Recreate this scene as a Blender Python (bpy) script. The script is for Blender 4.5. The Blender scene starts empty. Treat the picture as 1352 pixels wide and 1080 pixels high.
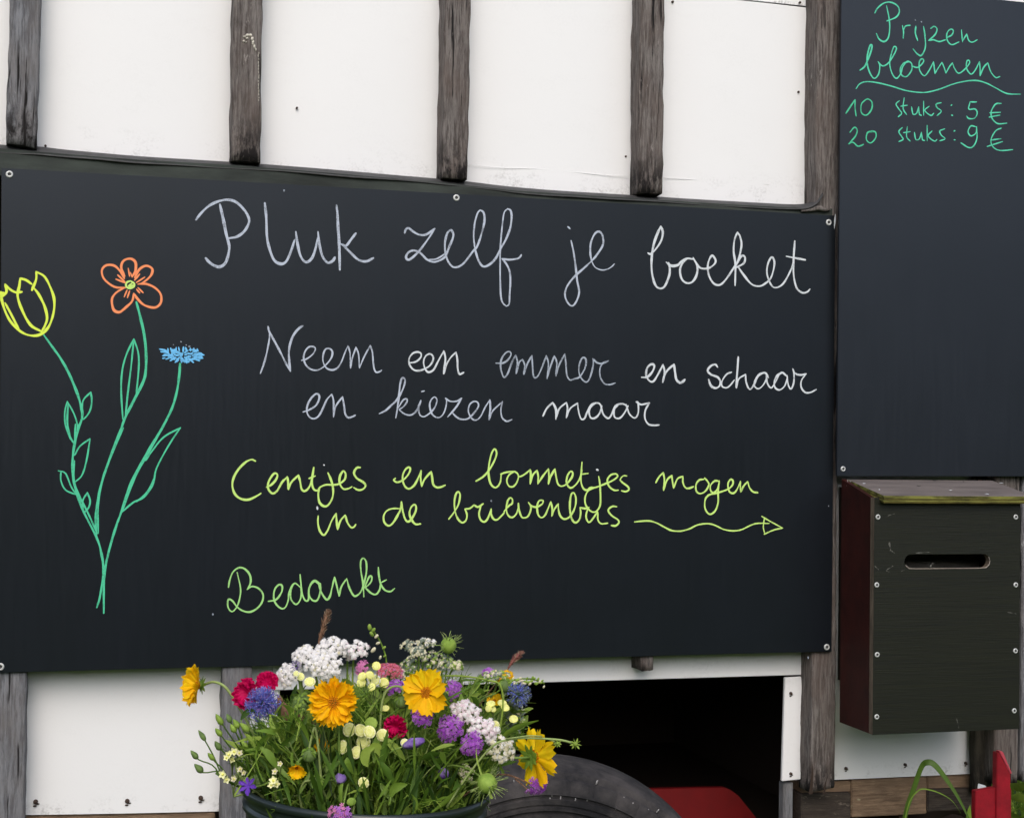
import bpy, bmesh, math, random
from mathutils import Vector, Matrix, Euler, noise
random.seed(7)
scene = bpy.context.scene
COL = scene.collection

# ------------------------------------------------------------------ camera, world, sun, exposure
YAW, PITCH, ROLL, FPX = 0.2656, 0.0240, 0.0136, 1989.6
GZ = 0.0
CAM = Vector((0.2255, -3.8443, 1.45))
cy_, sy_, cp_, sp_ = math.cos(YAW), math.sin(YAW), math.cos(PITCH), math.sin(PITCH)
FW = Vector((sy_*cp_, cy_*cp_, sp_))
R0 = Vector((cy_, -sy_, 0)); U0 = R0.cross(FW)
c_, s_ = math.cos(ROLL), math.sin(ROLL)
RT = R0*c_ + U0*s_
UP = R0*(-s_) + U0*c_
camd = bpy.data.cameras.new('camera')
camd.sensor_width = 36; camd.lens = 36*FPX/1352; camd.clip_end = 500; camd.clip_start = 0.05
cam = bpy.data.objects.new('camera', camd); COL.objects.link(cam)
mw = Matrix((RT, UP, -FW)).transposed().to_4x4(); mw.translation = CAM
cam.matrix_world = mw
scene.camera = cam

def at(px, py, Y=0.0):
    """point of the plane y=Y seen at a photo coordinate"""
    d = FW*FPX + RT*(px-676) + UP*(540-py)
    return CAM + d*((Y-CAM.y)/d.y)
def dp(px, py, D):
    d = FW + RT*((px-676)/FPX) + UP*((540-py)/FPX)
    return CAM + d*D

SUN_EL, SUN_AZ = math.radians(42), math.radians(-12)     # azimuth from -Y (towards the camera side), negative = left
world = bpy.data.worlds.new('World'); scene.world = world; world.use_nodes = True
wn = world.node_tree; wn.nodes.clear()
sky = wn.nodes.new('ShaderNodeTexSky'); sky.sky_type = 'NISHITA'; sky.sun_disc = False
sundir = Vector((math.sin(SUN_AZ)*math.cos(SUN_EL), -math.cos(SUN_AZ)*math.cos(SUN_EL), math.sin(SUN_EL)))
sky.sun_elevation = SUN_EL; sky.sun_rotation = math.atan2(sundir.x, sundir.y)
sky.air_density = 1.0; sky.dust_density = 3.0; sky.ozone_density = 1.0
hs = wn.nodes.new('ShaderNodeHueSaturation'); hs.inputs['Saturation'].default_value = 0.78
bg = wn.nodes.new('ShaderNodeBackground'); bg.inputs['Strength'].default_value = 0.15
wo = wn.nodes.new('ShaderNodeOutputWorld')
wn.links.new(sky.outputs[0], hs.inputs['Color']); wn.links.new(hs.outputs[0], bg.inputs['Color']); wn.links.new(bg.outputs[0], wo.inputs['Surface'])
sd = bpy.data.lights.new('sun', 'SUN'); sd.energy = 0.6; sd.angle = math.radians(50); sd.color = (1.0, 0.965, 0.92)
so = bpy.data.objects.new('sun', sd); COL.objects.link(so)
so.rotation_euler = (-sundir).to_track_quat('-Z', 'Y').to_euler()
scene.view_settings.view_transform = 'Standard'; scene.view_settings.look = 'None'
scene.view_settings.exposure = 0.52; scene.view_settings.gamma = 1.0; scene.view_settings.use_curve_mapping = False

# ------------------------------------------------------------------ helpers
def lin(r, g, b):
    f = lambda c: (c/255/12.92) if c/255 <= 0.04045 else ((c/255+0.055)/1.055)**2.4
    return (f(r), f(g), f(b), 1)

class MB:
    def __init__(s): s.v = []; s.f = []; s.m = []; s.sm = []
    def add(s, vs, fs, mi=0, smooth=False):
        o = len(s.v); s.v.extend(vs)
        for f in fs: s.f.append([i+o for i in f]); s.m.append(mi); s.sm.append(smooth)
    def box(s, a, b, mi=0):
        x0, y0, z0 = a; x1, y1, z1 = b
        vs = [Vector(p) for p in ((x0,y0,z0),(x1,y0,z0),(x1,y1,z0),(x0,y1,z0),(x0,y0,z1),(x1,y0,z1),(x1,y1,z1),(x0,y1,z1))]
        s.add(vs, [(0,3,2,1),(4,5,6,7),(0,1,5,4),(1,2,6,5),(2,3,7,6),(3,0,4,7)], mi)
    def hexa(s, pts, mi=0):       # 8 corner points, same order as box
        s.add([Vector(p) for p in pts], [(0,3,2,1),(4,5,6,7),(0,1,5,4),(1,2,6,5),(2,3,7,6),(3,0,4,7)], mi)
    def tube(s, path, radii, seg=6, mi=0, caps=True):
        path = [Vector(p) for p in path]
        n = len(path)
        if not hasattr(radii, '__len__'): radii = [radii]*n
        t0 = (path[1]-path[0]).normalized()
        ref = Vector((0,0,1)) if abs(t0.z) < 0.9 else Vector((1,0,0))
        u = t0.cross(ref).normalized()
        vs = []
        for i in range(n):
            t = (path[min(i+1,n-1)]-path[max(i-1,0)])
            if t.length < 1e-9: t = t0.copy()
            t.normalize(); u = (u - t*u.dot(t)).normalized(); w = t.cross(u)
            for k in range(seg):
                a = 2*math.pi*k/seg
                vs.append(path[i] + (u*math.cos(a)+w*math.sin(a))*radii[i])
        fs = []
        for i in range(n-1):
            for k in range(seg):
                k2 = (k+1) % seg
                fs.append((i*seg+k, i*seg+k2, (i+1)*seg+k2, (i+1)*seg+k))
        if caps: fs.append(tuple(reversed(range(seg)))); fs.append(tuple((n-1)*seg+k for k in range(seg)))
        s.add(vs, fs, mi, True)
    def ball(s, c, rx, ry=None, rz=None, B=None, nu=8, nv=5, mi=0, jit=0.0):
        ry = rx if ry is None else ry; rz = rx if rz is None else rz
        B = B or Matrix.Identity(3)
        vs = [c + B @ Vector((0,0,-rz))]
        for i in range(1, nv):
            th = math.pi*i/nv
            for k in range(nu):
                a = 2*math.pi*k/nu; j = 1+random.uniform(-jit, jit)
                vs.append(c + B @ Vector((rx*math.sin(th)*math.cos(a)*j, ry*math.sin(th)*math.sin(a)*j, -rz*math.cos(th)*j)))
        vs.append(c + B @ Vector((0,0,rz)))
        fs = []
        for k in range(nu): fs.append((0, 1+(k+1)%nu, 1+k))
        for i in range(nv-2):
            for k in range(nu):
                k2 = (k+1)%nu; a = 1+i*nu; b = a+nu
                fs.append((a+k, a+k2, b+k2, b+k))
        a = 1+(nv-2)*nu
        for k in range(nu): fs.append((a+k, a+(k+1)%nu, len(vs)-1))
        s.add(vs, fs, mi, True)
    def leaf(s, base, tip, width, bend=None, n=5, mi=0, fold=0.25, prof=None, up=None):
        """a curved, folded blade"""
        base = Vector(base); tip = Vector(tip); bend = Vector(bend) if bend is not None else Vector((0,0,0))
        d = (tip-base)
        upv = up or Vector((random.uniform(-1,1), random.uniform(-1,1), random.uniform(0.2,1)))
        side = d.cross(upv)
        if side.length < 1e-6: side = d.cross(Vector((1,0,0)))
        side.normalize(); nrm = side.cross(d).normalized()
        vs = []; fs = []
        for i in range(n+1):
            t = i/n
            p = base + d*t + bend*(4*t*(1-t))
            w = width*0.5*(prof(t) if prof else math.sin(math.pi*min(1, t*0.93+0.05))**0.8)
            vs += [p - side*w + nrm*w*fold, p, p + side*w + nrm*w*fold]
        for i in range(n):
            a = i*3
            fs += [(a, a+1, a+4, a+3), (a+1, a+2, a+5, a+4)]
        s.add(vs, fs, mi, True)
    def build(s, name, mats, parent=None, label=None, cat=None, group=None, kind=None, auto=True):
        me = bpy.data.meshes.new(name)
        me.from_pydata([tuple(v) for v in s.v], [], s.f)
        if not isinstance(mats, (list, tuple)): mats = [mats]
        for m in mats: me.materials.append(m)
        me.polygons.foreach_set('material_index', s.m); me.polygons.foreach_set('use_smooth', s.sm)
        me.update()
        return link(name, me, parent, label, cat, group, kind)

def link(name, me, parent=None, label=None, cat=None, group=None, kind=None):
    o = bpy.data.objects.new(name, me); COL.objects.link(o)
    if parent is not None:
        o.parent = parent; o.matrix_parent_inverse = WM(parent).inverted()
    tag(o, label, cat, group, kind)
    return o
_wm = {}
def WM(o):
    return _wm.get(o.name, Matrix.Identity(4))
def tag(o, label=None, cat=None, group=None, kind=None):
    if label: o['label'] = label
    if cat: o['category'] = cat
    if group: o['group'] = group
    if kind: o['kind'] = kind
def thing(name, label, cat, loc, group=None, mat=None):
    o = bpy.data.objects.new(name, None); COL.objects.link(o); o.empty_display_size = 0.05
    m = mat.copy() if mat is not None else Matrix.Identity(4)
    m.translation = Vector(loc); o.matrix_world = m; _wm[o.name] = m
    tag(o, label, cat, group)
    return o
def inst(name, me, parent, world_m, label=None, kind=None):
    """another object that shares the mesh me, placed by a world matrix, as a part of parent"""
    o = bpy.data.objects.new(name, me); COL.objects.link(o); o.parent = parent
    m = WM(parent).inverted() @ world_m
    o.matrix_basis = m
    _wm[o.name] = world_m
    tag(o, label, None, None, kind)
    return o
def mesh_of(mb, name, mats):
    me = bpy.data.meshes.new(name); me.from_pydata([tuple(v) for v in mb.v], [], mb.f)
    for m in (mats if isinstance(mats, (list, tuple)) else [mats]): me.materials.append(m)
    me.polygons.foreach_set('material_index', mb.m); me.polygons.foreach_set('use_smooth', mb.sm); me.update()
    return me
def basis(n, spin=0.0):
    n = Vector(n).normalized()
    ref = Vector((0,0,1)) if abs(n.z) < 0.95 else Vector((1,0,0))
    x = ref.cross(n).normalized(); y = n.cross(x)
    c, s = math.cos(spin), math.sin(spin)
    return Matrix((x*c+y*s, y*c-x*s, n)).transposed()
def cr(pts, step=0.25, closed=False):
    """Catmull-Rom through 2D/3D tuples"""
    P = [Vector(p) for p in pts]
    if len(P) < 3:
        return [P[0].lerp(P[-1], i/4) for i in range(5)]
    out = []
    n = len(P)
    for i in range(n-1):
        p0 = P[i-1] if i > 0 else P[0]*2-P[1]; p1 = P[i]; p2 = P[i+1]; p3 = P[i+2] if i+2 < n else P[-1]*2-P[-2]
        k = max(2, int(1/step))
        for j in range(k):
            t = j/k
            out.append(0.5*((2*p1)+(p2-p0)*t+(2*p0-5*p1+4*p2-p3)*t*t+(3*p1-p0-3*p2+p3)*t*t*t))
    out.append(P[-1]); return out
def bez(a, b, c, d, n=10):
    return [a*(1-t)**3 + b*3*t*(1-t)**2 + c*3*t*t*(1-t) + d*t**3 for t in [i/n for i in range(n+1)]]
def panel_holes(name, outer, holes, y0, y1, mats, parent=None, label=None, bevel=0.0):
    """flat board in the XZ plane with real holes, between depths y0 and y1 (curve filled, made a mesh)"""
    cu = bpy.data.curves.new('c', 'CURVE'); cu.dimensions = '2D'; cu.fill_mode = 'BOTH'
    for ring in [outer]+holes:
        sp = cu.splines.new('POLY'); sp.points.add(len(ring)-1); sp.use_cyclic_u = True
        for i, (x, z) in enumerate(ring): sp.points[i].co = (x, z, 0, 1)
    cu.extrude = abs(y1-y0)/2
    o = bpy.data.objects.new('tmp', cu); COL.objects.link(o)
    dg = bpy.context.evaluated_depsgraph_get(); me = bpy.data.meshes.new_from_object(o.evaluated_get(dg))
    bpy.data.objects.remove(o); me.name = name
    ym = (y0+y1)/2
    me.transform(Matrix(((1,0,0,0),(0,0,-1,ym),(0,1,0,0),(0,0,0,1))))
    me.materials.clear()
    for m in (mats if isinstance(mats, (list, tuple)) else [mats]): me.materials.append(m)
    return link(name, me, parent, label)

# ------------------------------------------------------------------ materials
def N(nt, t, **kw):
    n = nt.nodes.new(t)
    for k, v in kw.items(): setattr(n, k, v)
    return n
def mat(name, col, rough=0.6, spec=0.5, noise_amt=0.0, noise_scale=20, stretch=(1,1,1), bump=0.0, bump_scale=60, col2=None, trans=0.0, coat=0.0, ramp=(0.35,0.65), metallic=0.0, bdist=0.002):
    m = bpy.data.materials.new(name); m.use_nodes = True; nt = m.node_tree; b = nt.nodes['Principled BSDF']
    b.inputs['Base Color'].default_value = col; b.inputs['Roughness'].default_value = rough
    b.inputs['Specular IOR Level'].default_value = spec; b.inputs['Metallic'].default_value = metallic
    b.inputs['Coat Weight'].default_value = coat
    tc = N(nt, 'ShaderNodeTexCoord'); mp = N(nt, 'ShaderNodeMapping'); mp.inputs['Scale'].default_value = stretch
    geo = N(nt, 'ShaderNodeNewGeometry')
    nt.links.new(geo.outputs['Position'], mp.inputs['Vector'])
    if col2 is None and noise_amt > 0: col2 = tuple(c*(1-noise_amt) for c in col[:3])+(1,)
    if col2 is not None:
        nz = N(nt, 'ShaderNodeTexNoise'); nz.inputs['Scale'].default_value = noise_scale; nz.inputs['Detail'].default_value = 6; nz.inputs['Roughness'].default_value = 0.65
        rp = N(nt, 'ShaderNodeValToRGB'); rp.color_ramp.elements[0].position = ramp[0]; rp.color_ramp.elements[1].position = ramp[1]
        rp.color_ramp.elements[0].color = col2; rp.color_ramp.elements[1].color = col
        nt.links.new(mp.outputs[0], nz.inputs['Vector']); nt.links.new(nz.outputs['Fac'], rp.inputs[0]); nt.links.new(rp.outputs[0], b.inputs['Base Color'])
    if bump > 0:
        nb = N(nt, 'ShaderNodeTexNoise'); nb.inputs['Scale'].default_value = bump_scale; nb.inputs['Detail'].default_value = 5
        bp = N(nt, 'ShaderNodeBump'); bp.inputs['Strength'].default_value = bump; bp.inputs['Distance'].default_value = bdist
        nt.links.new(mp.outputs[0], nb.inputs['Vector']); nt.links.new(nb.outputs['Fac'], bp.inputs['Height']); nt.links.new(bp.outputs[0], b.inputs['Normal'])
    if trans > 0:
        tr = N(nt, 'ShaderNodeBsdfTranslucent'); mx = N(nt, 'ShaderNodeMixShader'); mx.inputs[0].default_value = trans
        out = nt.nodes['Material Output']
        if col2 is not None: nt.links.new(rp.outputs[0], tr.inputs['Color'])
        else: tr.inputs['Color'].default_value = col
        nt.links.new(b.outputs[0], mx.inputs[1]); nt.links.new(tr.outputs[0], mx.inputs[2]); nt.links.new(mx.outputs[0], out.inputs['Surface'])
    m['b'] = 1
    return m
def L(m, a, b): m.node_tree.links.new(a, b)

M = {}
def board_mat(name, c1, c2, sp=0.36):
    m = mat(name, c1, rough=0.42, spec=sp, col2=c2, noise_scale=2.2, bump=0.25, bump_scale=900, bdist=0.0004)
    nt = m.node_tree; b = nt.nodes['Principled BSDF']; b.inputs['Specular Tint'].default_value = (0.78,0.87,1.0,1)
    g = N(nt, 'ShaderNodeNewGeometry'); mp = N(nt, 'ShaderNodeMapping'); mp.inputs['Scale'].default_value = (40, 40, 2.0)
    nz = N(nt, 'ShaderNodeTexNoise'); nz.inputs['Scale'].default_value = 3; nz.inputs['Detail'].default_value = 6
    mr = N(nt, 'ShaderNodeMapRange'); mr.inputs[3].default_value = 0.27; mr.inputs[4].default_value = 0.40
    L(m, g.outputs['Position'], mp.inputs[0]); L(m, mp.outputs[0], nz.inputs['Vector']); L(m, nz.outputs['Fac'], mr.inputs[0]); L(m, mr.outputs[0], b.inputs['Roughness'])
    return m
M['board'] = board_mat('blackboard', (0.0066,0.0084,0.0118,1), (0.0054,0.0070,0.0090,1))
M['board2'] = board_mat('blackboard_right', (0.0125,0.0148,0.0200,1), (0.0105,0.0125,0.0165,1), 0.45)
M['board_edge'] = mat('board_edge', (0.03,0.03,0.032,1), rough=0.7)

def panel_mat():
    m = bpy.data.materials.new('white_panel'); m.use_nodes = True; nt = m.node_tree; b = nt.nodes['Principled BSDF']
    b.inputs['Roughness'].default_value = 0.55; b.inputs['Specular IOR Level'].default_value = 0.3
    g = N(nt, 'ShaderNodeNewGeometry'); tc = N(nt, 'ShaderNodeTexCoord')
    # dirt: grey blotches that gather along the lower edge (Generated z near 0)
    sep = N(nt, 'ShaderNodeSeparateXYZ'); L(m, tc.outputs['Generated'], sep.inputs[0])
    at_ = N(nt, 'ShaderNodeAttribute'); at_.attribute_name = 'grime'
    n1 = N(nt, 'ShaderNodeTexNoise'); n1.inputs['Scale'].default_value = 9; n1.inputs['Detail'].default_value = 9; n1.inputs['Roughness'].default_value = 0.75
    mp = N(nt, 'ShaderNodeMapping'); mp.inputs['Scale'].default_value = (1.0, 1, 1.6)
    L(m, g.outputs['Position'], mp.inputs[0]); L(m, mp.outputs[0], n1.inputs['Vector'])
    n3 = N(nt, 'ShaderNodeTexNoise'); n3.inputs['Scale'].default_value = 150; n3.inputs['Detail'].default_value = 3
    L(m, g.outputs['Position'], n3.inputs['Vector'])
    r1 = N(nt, 'ShaderNodeMapRange'); r1.inputs[1].default_value = 0.49; r1.inputs[2].default_value = 0.64
    L(m, n1.outputs['Fac'], r1.inputs[0])
    r3 = N(nt, 'ShaderNodeMapRange'); r3.inputs[1].default_value = 0.42; r3.inputs[2].default_value = 0.62
    L(m, n3.outputs['Fac'], r3.inputs[0])
    mu = N(nt, 'ShaderNodeMath', operation='MULTIPLY'); L(m, r1.outputs[0], mu.inputs[0]); L(m, at_.outputs['Fac'], mu.inputs[1])
    mu2 = N(nt, 'ShaderNodeMath', operation='MULTIPLY'); L(m, mu.outputs[0], mu2.inputs[0]); L(m, r3.outputs[0], mu2.inputs[1])
    n2 = N(nt, 'ShaderNodeTexNoise'); n2.inputs['Scale'].default_value = 3; n2.inputs['Detail'].default_value = 5; L(m, g.outputs['Position'], n2.inputs['Vector'])
    base = N(nt, 'ShaderNodeMix', data_type='RGBA'); base.inputs['A'].default_value = (0.80,0.80,0.81,1); base.inputs['B'].default_value = (0.77,0.765,0.77,1)
    L(m, n2.outputs['Fac'], base.inputs['Factor'])
    mix = N(nt, 'ShaderNodeMix', data_type='RGBA'); mix.inputs['B'].default_value = (0.20,0.19,0.18,1)
    L(m, mu2.outputs[0], mix.inputs['Factor']); L(m, base.outputs['Result'], mix.inputs['A']); L(m, mix.outputs['Result'], b.inputs['Base Color'])
    nb = N(nt, 'ShaderNodeTexNoise'); nb.inputs['Scale'].default_value = 260; nb.inputs['Detail'].default_value = 3; L(m, g.outputs['Position'], nb.inputs['Vector'])
    bp = N(nt, 'ShaderNodeBump'); bp.inputs['Strength'].default_value = 0.15; bp.inputs['Distance'].default_value = 0.001
    L(m, nb.outputs['Fac'], bp.inputs['Height']); L(m, bp.outputs[0], b.inputs['Normal'])
    return m
M['panel'] = panel_mat()

def wood_mat(name, c1, c2, c3, dark=(0.012,0.010,0.010,1), zs=1.0):
    m = bpy.data.materials.new(name); m.use_nodes = True; nt = m.node_tree; b = nt.nodes['Principled BSDF']
    b.inputs['Roughness'].default_value = 0.85; b.inputs['Specular IOR Level'].default_value = 0.2
    tc = N(nt, 'ShaderNodeNewGeometry')
    def nz(scale, st, det=7, ro=0.65):
        mp = N(nt, 'ShaderNodeMapping'); mp.inputs['Scale'].default_value = st
        n = N(nt, 'ShaderNodeTexNoise'); n.inputs['Scale'].default_value = scale; n.inputs['Detail'].default_value = det; n.inputs['Roughness'].default_value = ro
        L(m, tc.outputs['Position'], mp.inputs[0]); L(m, mp.outputs[0], n.inputs['Vector']); return n
    s = (1,1,0.08) if zs == 1.0 else (0.08,1,1)
    grain = nz(150, s, 9, 0.75); blot = nz(9, (1,1,0.5) if zs == 1.0 else (0.4,1,1), 6); crack = nz(60, (1,1,0.045) if zs == 1.0 else (0.045,1,1), 4)
    spots = nz(45, (1,1,0.35) if zs == 1.0 else (0.35,1,1), 5, 0.7)
    r = N(nt, 'ShaderNodeValToRGB'); r.color_ramp.elements[0].position = 0.42; r.color_ramp.elements[1].position = 0.58
    r.color_ramp.elements[0].color = c2; r.color_ramp.elements[1].color = c1; L(m, grain.outputs['Fac'], r.inputs[0])
    rb = N(nt, 'ShaderNodeMapRange'); rb.inputs[1].default_value = 0.42; rb.inputs[2].default_value = 0.62; L(m, blot.outputs['Fac'], rb.inputs[0])
    mx = N(nt, 'ShaderNodeMix', data_type='RGBA'); mx.inputs['B'].default_value = c3; L(m, r.outputs[0], mx.inputs['A'])
    sc = N(nt, 'ShaderNodeMath', operation='MULTIPLY'); sc.inputs[1].default_value = 0.6; L(m, rb.outputs[0], sc.inputs[0]); L(m, sc.outputs[0], mx.inputs['Factor'])
    rc = N(nt, 'ShaderNodeMapRange'); rc.inputs[1].default_value = 0.395 if zs == 1.0 else 0.33; rc.inputs[2].default_value = 0.34 if zs == 1.0 else 0.27; L(m, crack.outputs['Fac'], rc.inputs[0])
    # weathered, stained ends: attribute 'grime' times blotches
    at_ = N(nt, 'ShaderNodeAttribute'); at_.attribute_name = 'grime'
    rs = N(nt, 'ShaderNodeMapRange'); rs.inputs[1].default_value = 0.42; rs.inputs[2].default_value = 0.56; L(m, spots.outputs['Fac'], rs.inputs[0])
    mg = N(nt, 'ShaderNodeMath', operation='MULTIPLY'); L(m, at_.outputs['Fac'], mg.inputs[0]); L(m, rs.outputs[0], mg.inputs[1])
    mxx = N(nt, 'ShaderNodeMath', operation='MAXIMUM'); L(m, rc.outputs[0], mxx.inputs[0]); L(m, mg.outputs[0], mxx.inputs[1])
    mx2 = N(nt, 'ShaderNodeMix', data_type='RGBA'); mx2.inputs['B'].default_value = dark; L(m, mxx.outputs[0], mx2.inputs['Factor']); L(m, mx.outputs['Result'], mx2.inputs['A'])
    flk = nz(75, (1,1,0.30) if zs == 1.0 else (0.30,1,1), 5, 0.75); area = nz(5, (1,1,0.6), 3)
    rfk = N(nt, 'ShaderNodeMapRange'); rfk.inputs[1].default_value = 0.61; rfk.inputs[2].default_value = 0.66; L(m, flk.outputs['Fac'], rfk.inputs[0])
    rar = N(nt, 'ShaderNodeMapRange'); rar.inputs[1].default_value = 0.50; rar.inputs[2].default_value = 0.62; L(m, area.outputs['Fac'], rar.inputs[0])
    mfl = N(nt, 'ShaderNodeMath', operation='MULTIPLY'); L(m, rfk.outputs[0], mfl.inputs[0]); L(m, rar.outputs[0], mfl.inputs[1])
    mx3 = N(nt, 'ShaderNodeMix', data_type='RGBA'); mx3.inputs['B'].default_value = tuple(min(0.42, c*1.8) for c in c1[:3])+(1,); L(m, mfl.outputs[0], mx3.inputs['Factor']); L(m, mx2.outputs['Result'], mx3.inputs['A'])
    L(m, mx3.outputs['Result'], b.inputs['Base Color'])
    bp = N(nt, 'ShaderNodeBump'); bp.inputs['Strength'].default_value = 0.9; bp.inputs['Distance'].default_value = 0.004
    L(m, grain.outputs['Fac'], bp.inputs['Height']); L(m, bp.outputs[0], b.inputs['Normal'])
    return m
M['post'] = wood_mat('weathered_wood', (0.20,0.180,0.170,1), (0.070,0.058,0.054,1), (0.135,0.105,0.092,1))
M['post_grey'] = wood_mat('grey_wood', (0.22,0.225,0.245,1), (0.095,0.095,0.105,1), (0.17,0.155,0.150,1))
M['post_dark'] = wood_mat('dark_wood', (0.055,0.048,0.036,1), (0.02,0.018,0.014,1), (0.04,0.036,0.025,1))
M['block'] = wood_mat('brown_block', (0.085,0.070,0.058,1), (0.035,0.028,0.024,1), (0.065,0.05,0.04,1), zs=0.0)
M['beam'] = wood_mat('brown_beam', (0.30,0.205,0.135,1), (0.18,0.118,0.076,1), (0.25,0.165,0.105,1), zs=0.0)
M['rubber'] = mat('rubber_flap', (0.050,0.050,0.052,1), rough=0.6, spec=0.4, noise_amt=0.5, noise_scale=30, bump=0.4, bump_scale=80)
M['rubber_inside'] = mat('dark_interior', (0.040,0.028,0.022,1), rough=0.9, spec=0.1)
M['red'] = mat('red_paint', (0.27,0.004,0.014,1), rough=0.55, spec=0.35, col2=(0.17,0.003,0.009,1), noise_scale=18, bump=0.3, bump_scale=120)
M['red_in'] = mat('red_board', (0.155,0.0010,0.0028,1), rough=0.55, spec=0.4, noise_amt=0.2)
M['screw'] = mat('zinc_washer', (0.62,0.63,0.62,1), rough=0.45, metallic=0.25, noise_amt=0.25, noise_scale=300)
M['screw_dark'] = mat('screw_recess', (0.03,0.03,0.03,1), rough=0.7)
M['rust'] = mat('rusty_screw', (0.06,0.035,0.025,1), rough=0.8, noise_amt=0.5, noise_scale=300)

# ------------------------------------------------------------------ ground and added trees behind the camera
M['ground'] = mat('grass_ground', (0.085,0.13,0.03,1), rough=0.95, spec=0.1, col2=(0.045,0.075,0.02,1), noise_scale=6, bump=1.0, bump_scale=40, bdist=0.02)
mb = MB()
n = 24; S = 120.0
vs = [Vector(((i/n-0.5)*2*S, (j/n-0.5)*2*S, -0.0)) for j in range(n+1) for i in range(n+1)]
mb.add(vs, [(j*(n+1)+i, j*(n+1)+i+1, (j+1)*(n+1)+i+1, (j+1)*(n+1)+i) for j in range(n) for i in range(n)], 0, True)
mb.build('ground', M['ground'], kind='structure')

# belt of trees added behind the viewer, unseen, for the glossy boards to mirror
M['added_far_wood'] = mat('added_far_foliage', (0.05,0.085,0.025,1), rough=0.9, spec=0.1, col2=(0.02,0.04,0.012,1), noise_scale=1.2)
mb = MB(); rw = random.Random(99)
for k in range(110):
    x = -55+k; h = rw.uniform(3.0, 6.0); mb.ball(Vector((x, -24+rw.uniform(-2,2), h*0.5)), rw.uniform(1.2,2.4), rw.uniform(1.2,2.2), h*0.55, nu=12, nv=8, jit=0.18)
for k in range(7000):
    x = rw.uniform(-56, 56); z = rw.uniform(0.2, 6.3); p = Vector((x, -22+rw.uniform(-2,1.5), z*(0.8+0.2*noise.noise(Vector((x*0.2,0,0))))))
    d = Vector((rw.uniform(-1,1), rw.uniform(-1,1), rw.uniform(-1,1))).normalized()*0.5; mb.leaf(p-d, p+d, 0.5, None, 1, 0, 0.2, prof=lambda t: 0.8)
mb.build('added_tree_belt', M['added_far_wood'], kind='stuff', label='added belt of dark trees, unseen behind the viewer, for the boards to reflect', cat='trees')

# ------------------------------------------------------------------ the wagon
PY = 0.090          # front face of the white panels
wagon = thing('flower_wagon', 'white panelled wooden wagon side with weathered grey battens and dark open hatch', 'wagon', (1.1, 0.9, 0.0))
zt = 2.95

def set_grime(me, fn):
    a = me.attributes.new('grime', 'FLOAT', 'POINT')
    a.data.foreach_set('value', [fn(v.co) for v in me.vertices])

def wall_panel(x0, x1, zb0, zb1, ztop, bow=0.004, seed=0, grime_h=0.10, label=None, dy=0.0, edge=None):
    """slightly bowed sheet between two battens, its lower edge may slope"""
    nx, nz_ = 14, 26
    mb = MB(); vs = []
    for j in range(nz_+1):
        tz = (j/nz_)**1.6
        for i in range(nx+1):
            t = i/nx; zb = zb0+(zb1-zb0)*t
            x = x0+(x1-x0)*t; z = zb+(ztop-zb)*tz
            y = PY + dy - bow*math.sin(math.pi*t) + 0.0015*noise.noise(Vector((x*3+seed, z*3, 0)))
            vs.append(Vector((x, y, z)))
    nf = len(vs)
    vs += [v+Vector((0, 0.006, 0)) for v in vs]
    fs = []
    for j in range(nz_):
        for i in range(nx):
            a = j*(nx+1)+i; b = a+1; c = a+nx+2; d = a+nx+1
            fs += [(a,b,c,d), (nf+a,nf+d,nf+c,nf+b)]
    for i in range(nx):
        fs.append((i, nf+i, nf+i+1, i+1)); a = nz_*(nx+1)+i; fs.append((a, a+1, nf+a+1, nf+a))
    for j in range(nz_):
        a = j*(nx+1); fs.append((a, a+nx+1, nf+a+nx+1, nf+a)); a += nx; fs.append((a, nf+a, nf+a+nx+1, a+nx+1))
    mb.add(vs, fs, 0, False)
    for k in range(len(mb.sm)): mb.sm[k] = True
    me = mesh_of(mb, 'wall_panel', M['panel'])
    bm = bmesh.new(); bm.from_mesh(me)
    for e in bm.edges:
        if len(e.link_faces) == 2 and e.calc_face_angle(0) > 0.8: e.smooth = False
    bm.to_mesh(me); bm.free()
    set_grime(me, lambda co: max(0.0, 1-(co.z-(zb0+(zb1-zb0)*(co.x-x0)/(x1-x0)))/grime_h)*0.6 + 0.03)
    return link('wall_panel', me, wagon, label)

def rust_screw(parent, p, drip=True, r=0.0055):
    mb = MB()
    mb.tube([p+Vector((0,0.002,0)), p+Vector((0,-0.003,0)), p+Vector((0.0,-0.004,0))], [r, r, r*0.7], 8)
    if drip:
        mb.ball(p+Vector((r*0.7,-0.001,-r*0.9)), r*1.0, 0.001, r*0.35, nu=6, nv=4)
        mb.ball(p+Vector((-r*0.2,-0.001,-r*1.7)), r*0.8, 0.001, r*0.4, nu=6, nv=4)
    return mb.build('screw', M['rust'], parent)

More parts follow.
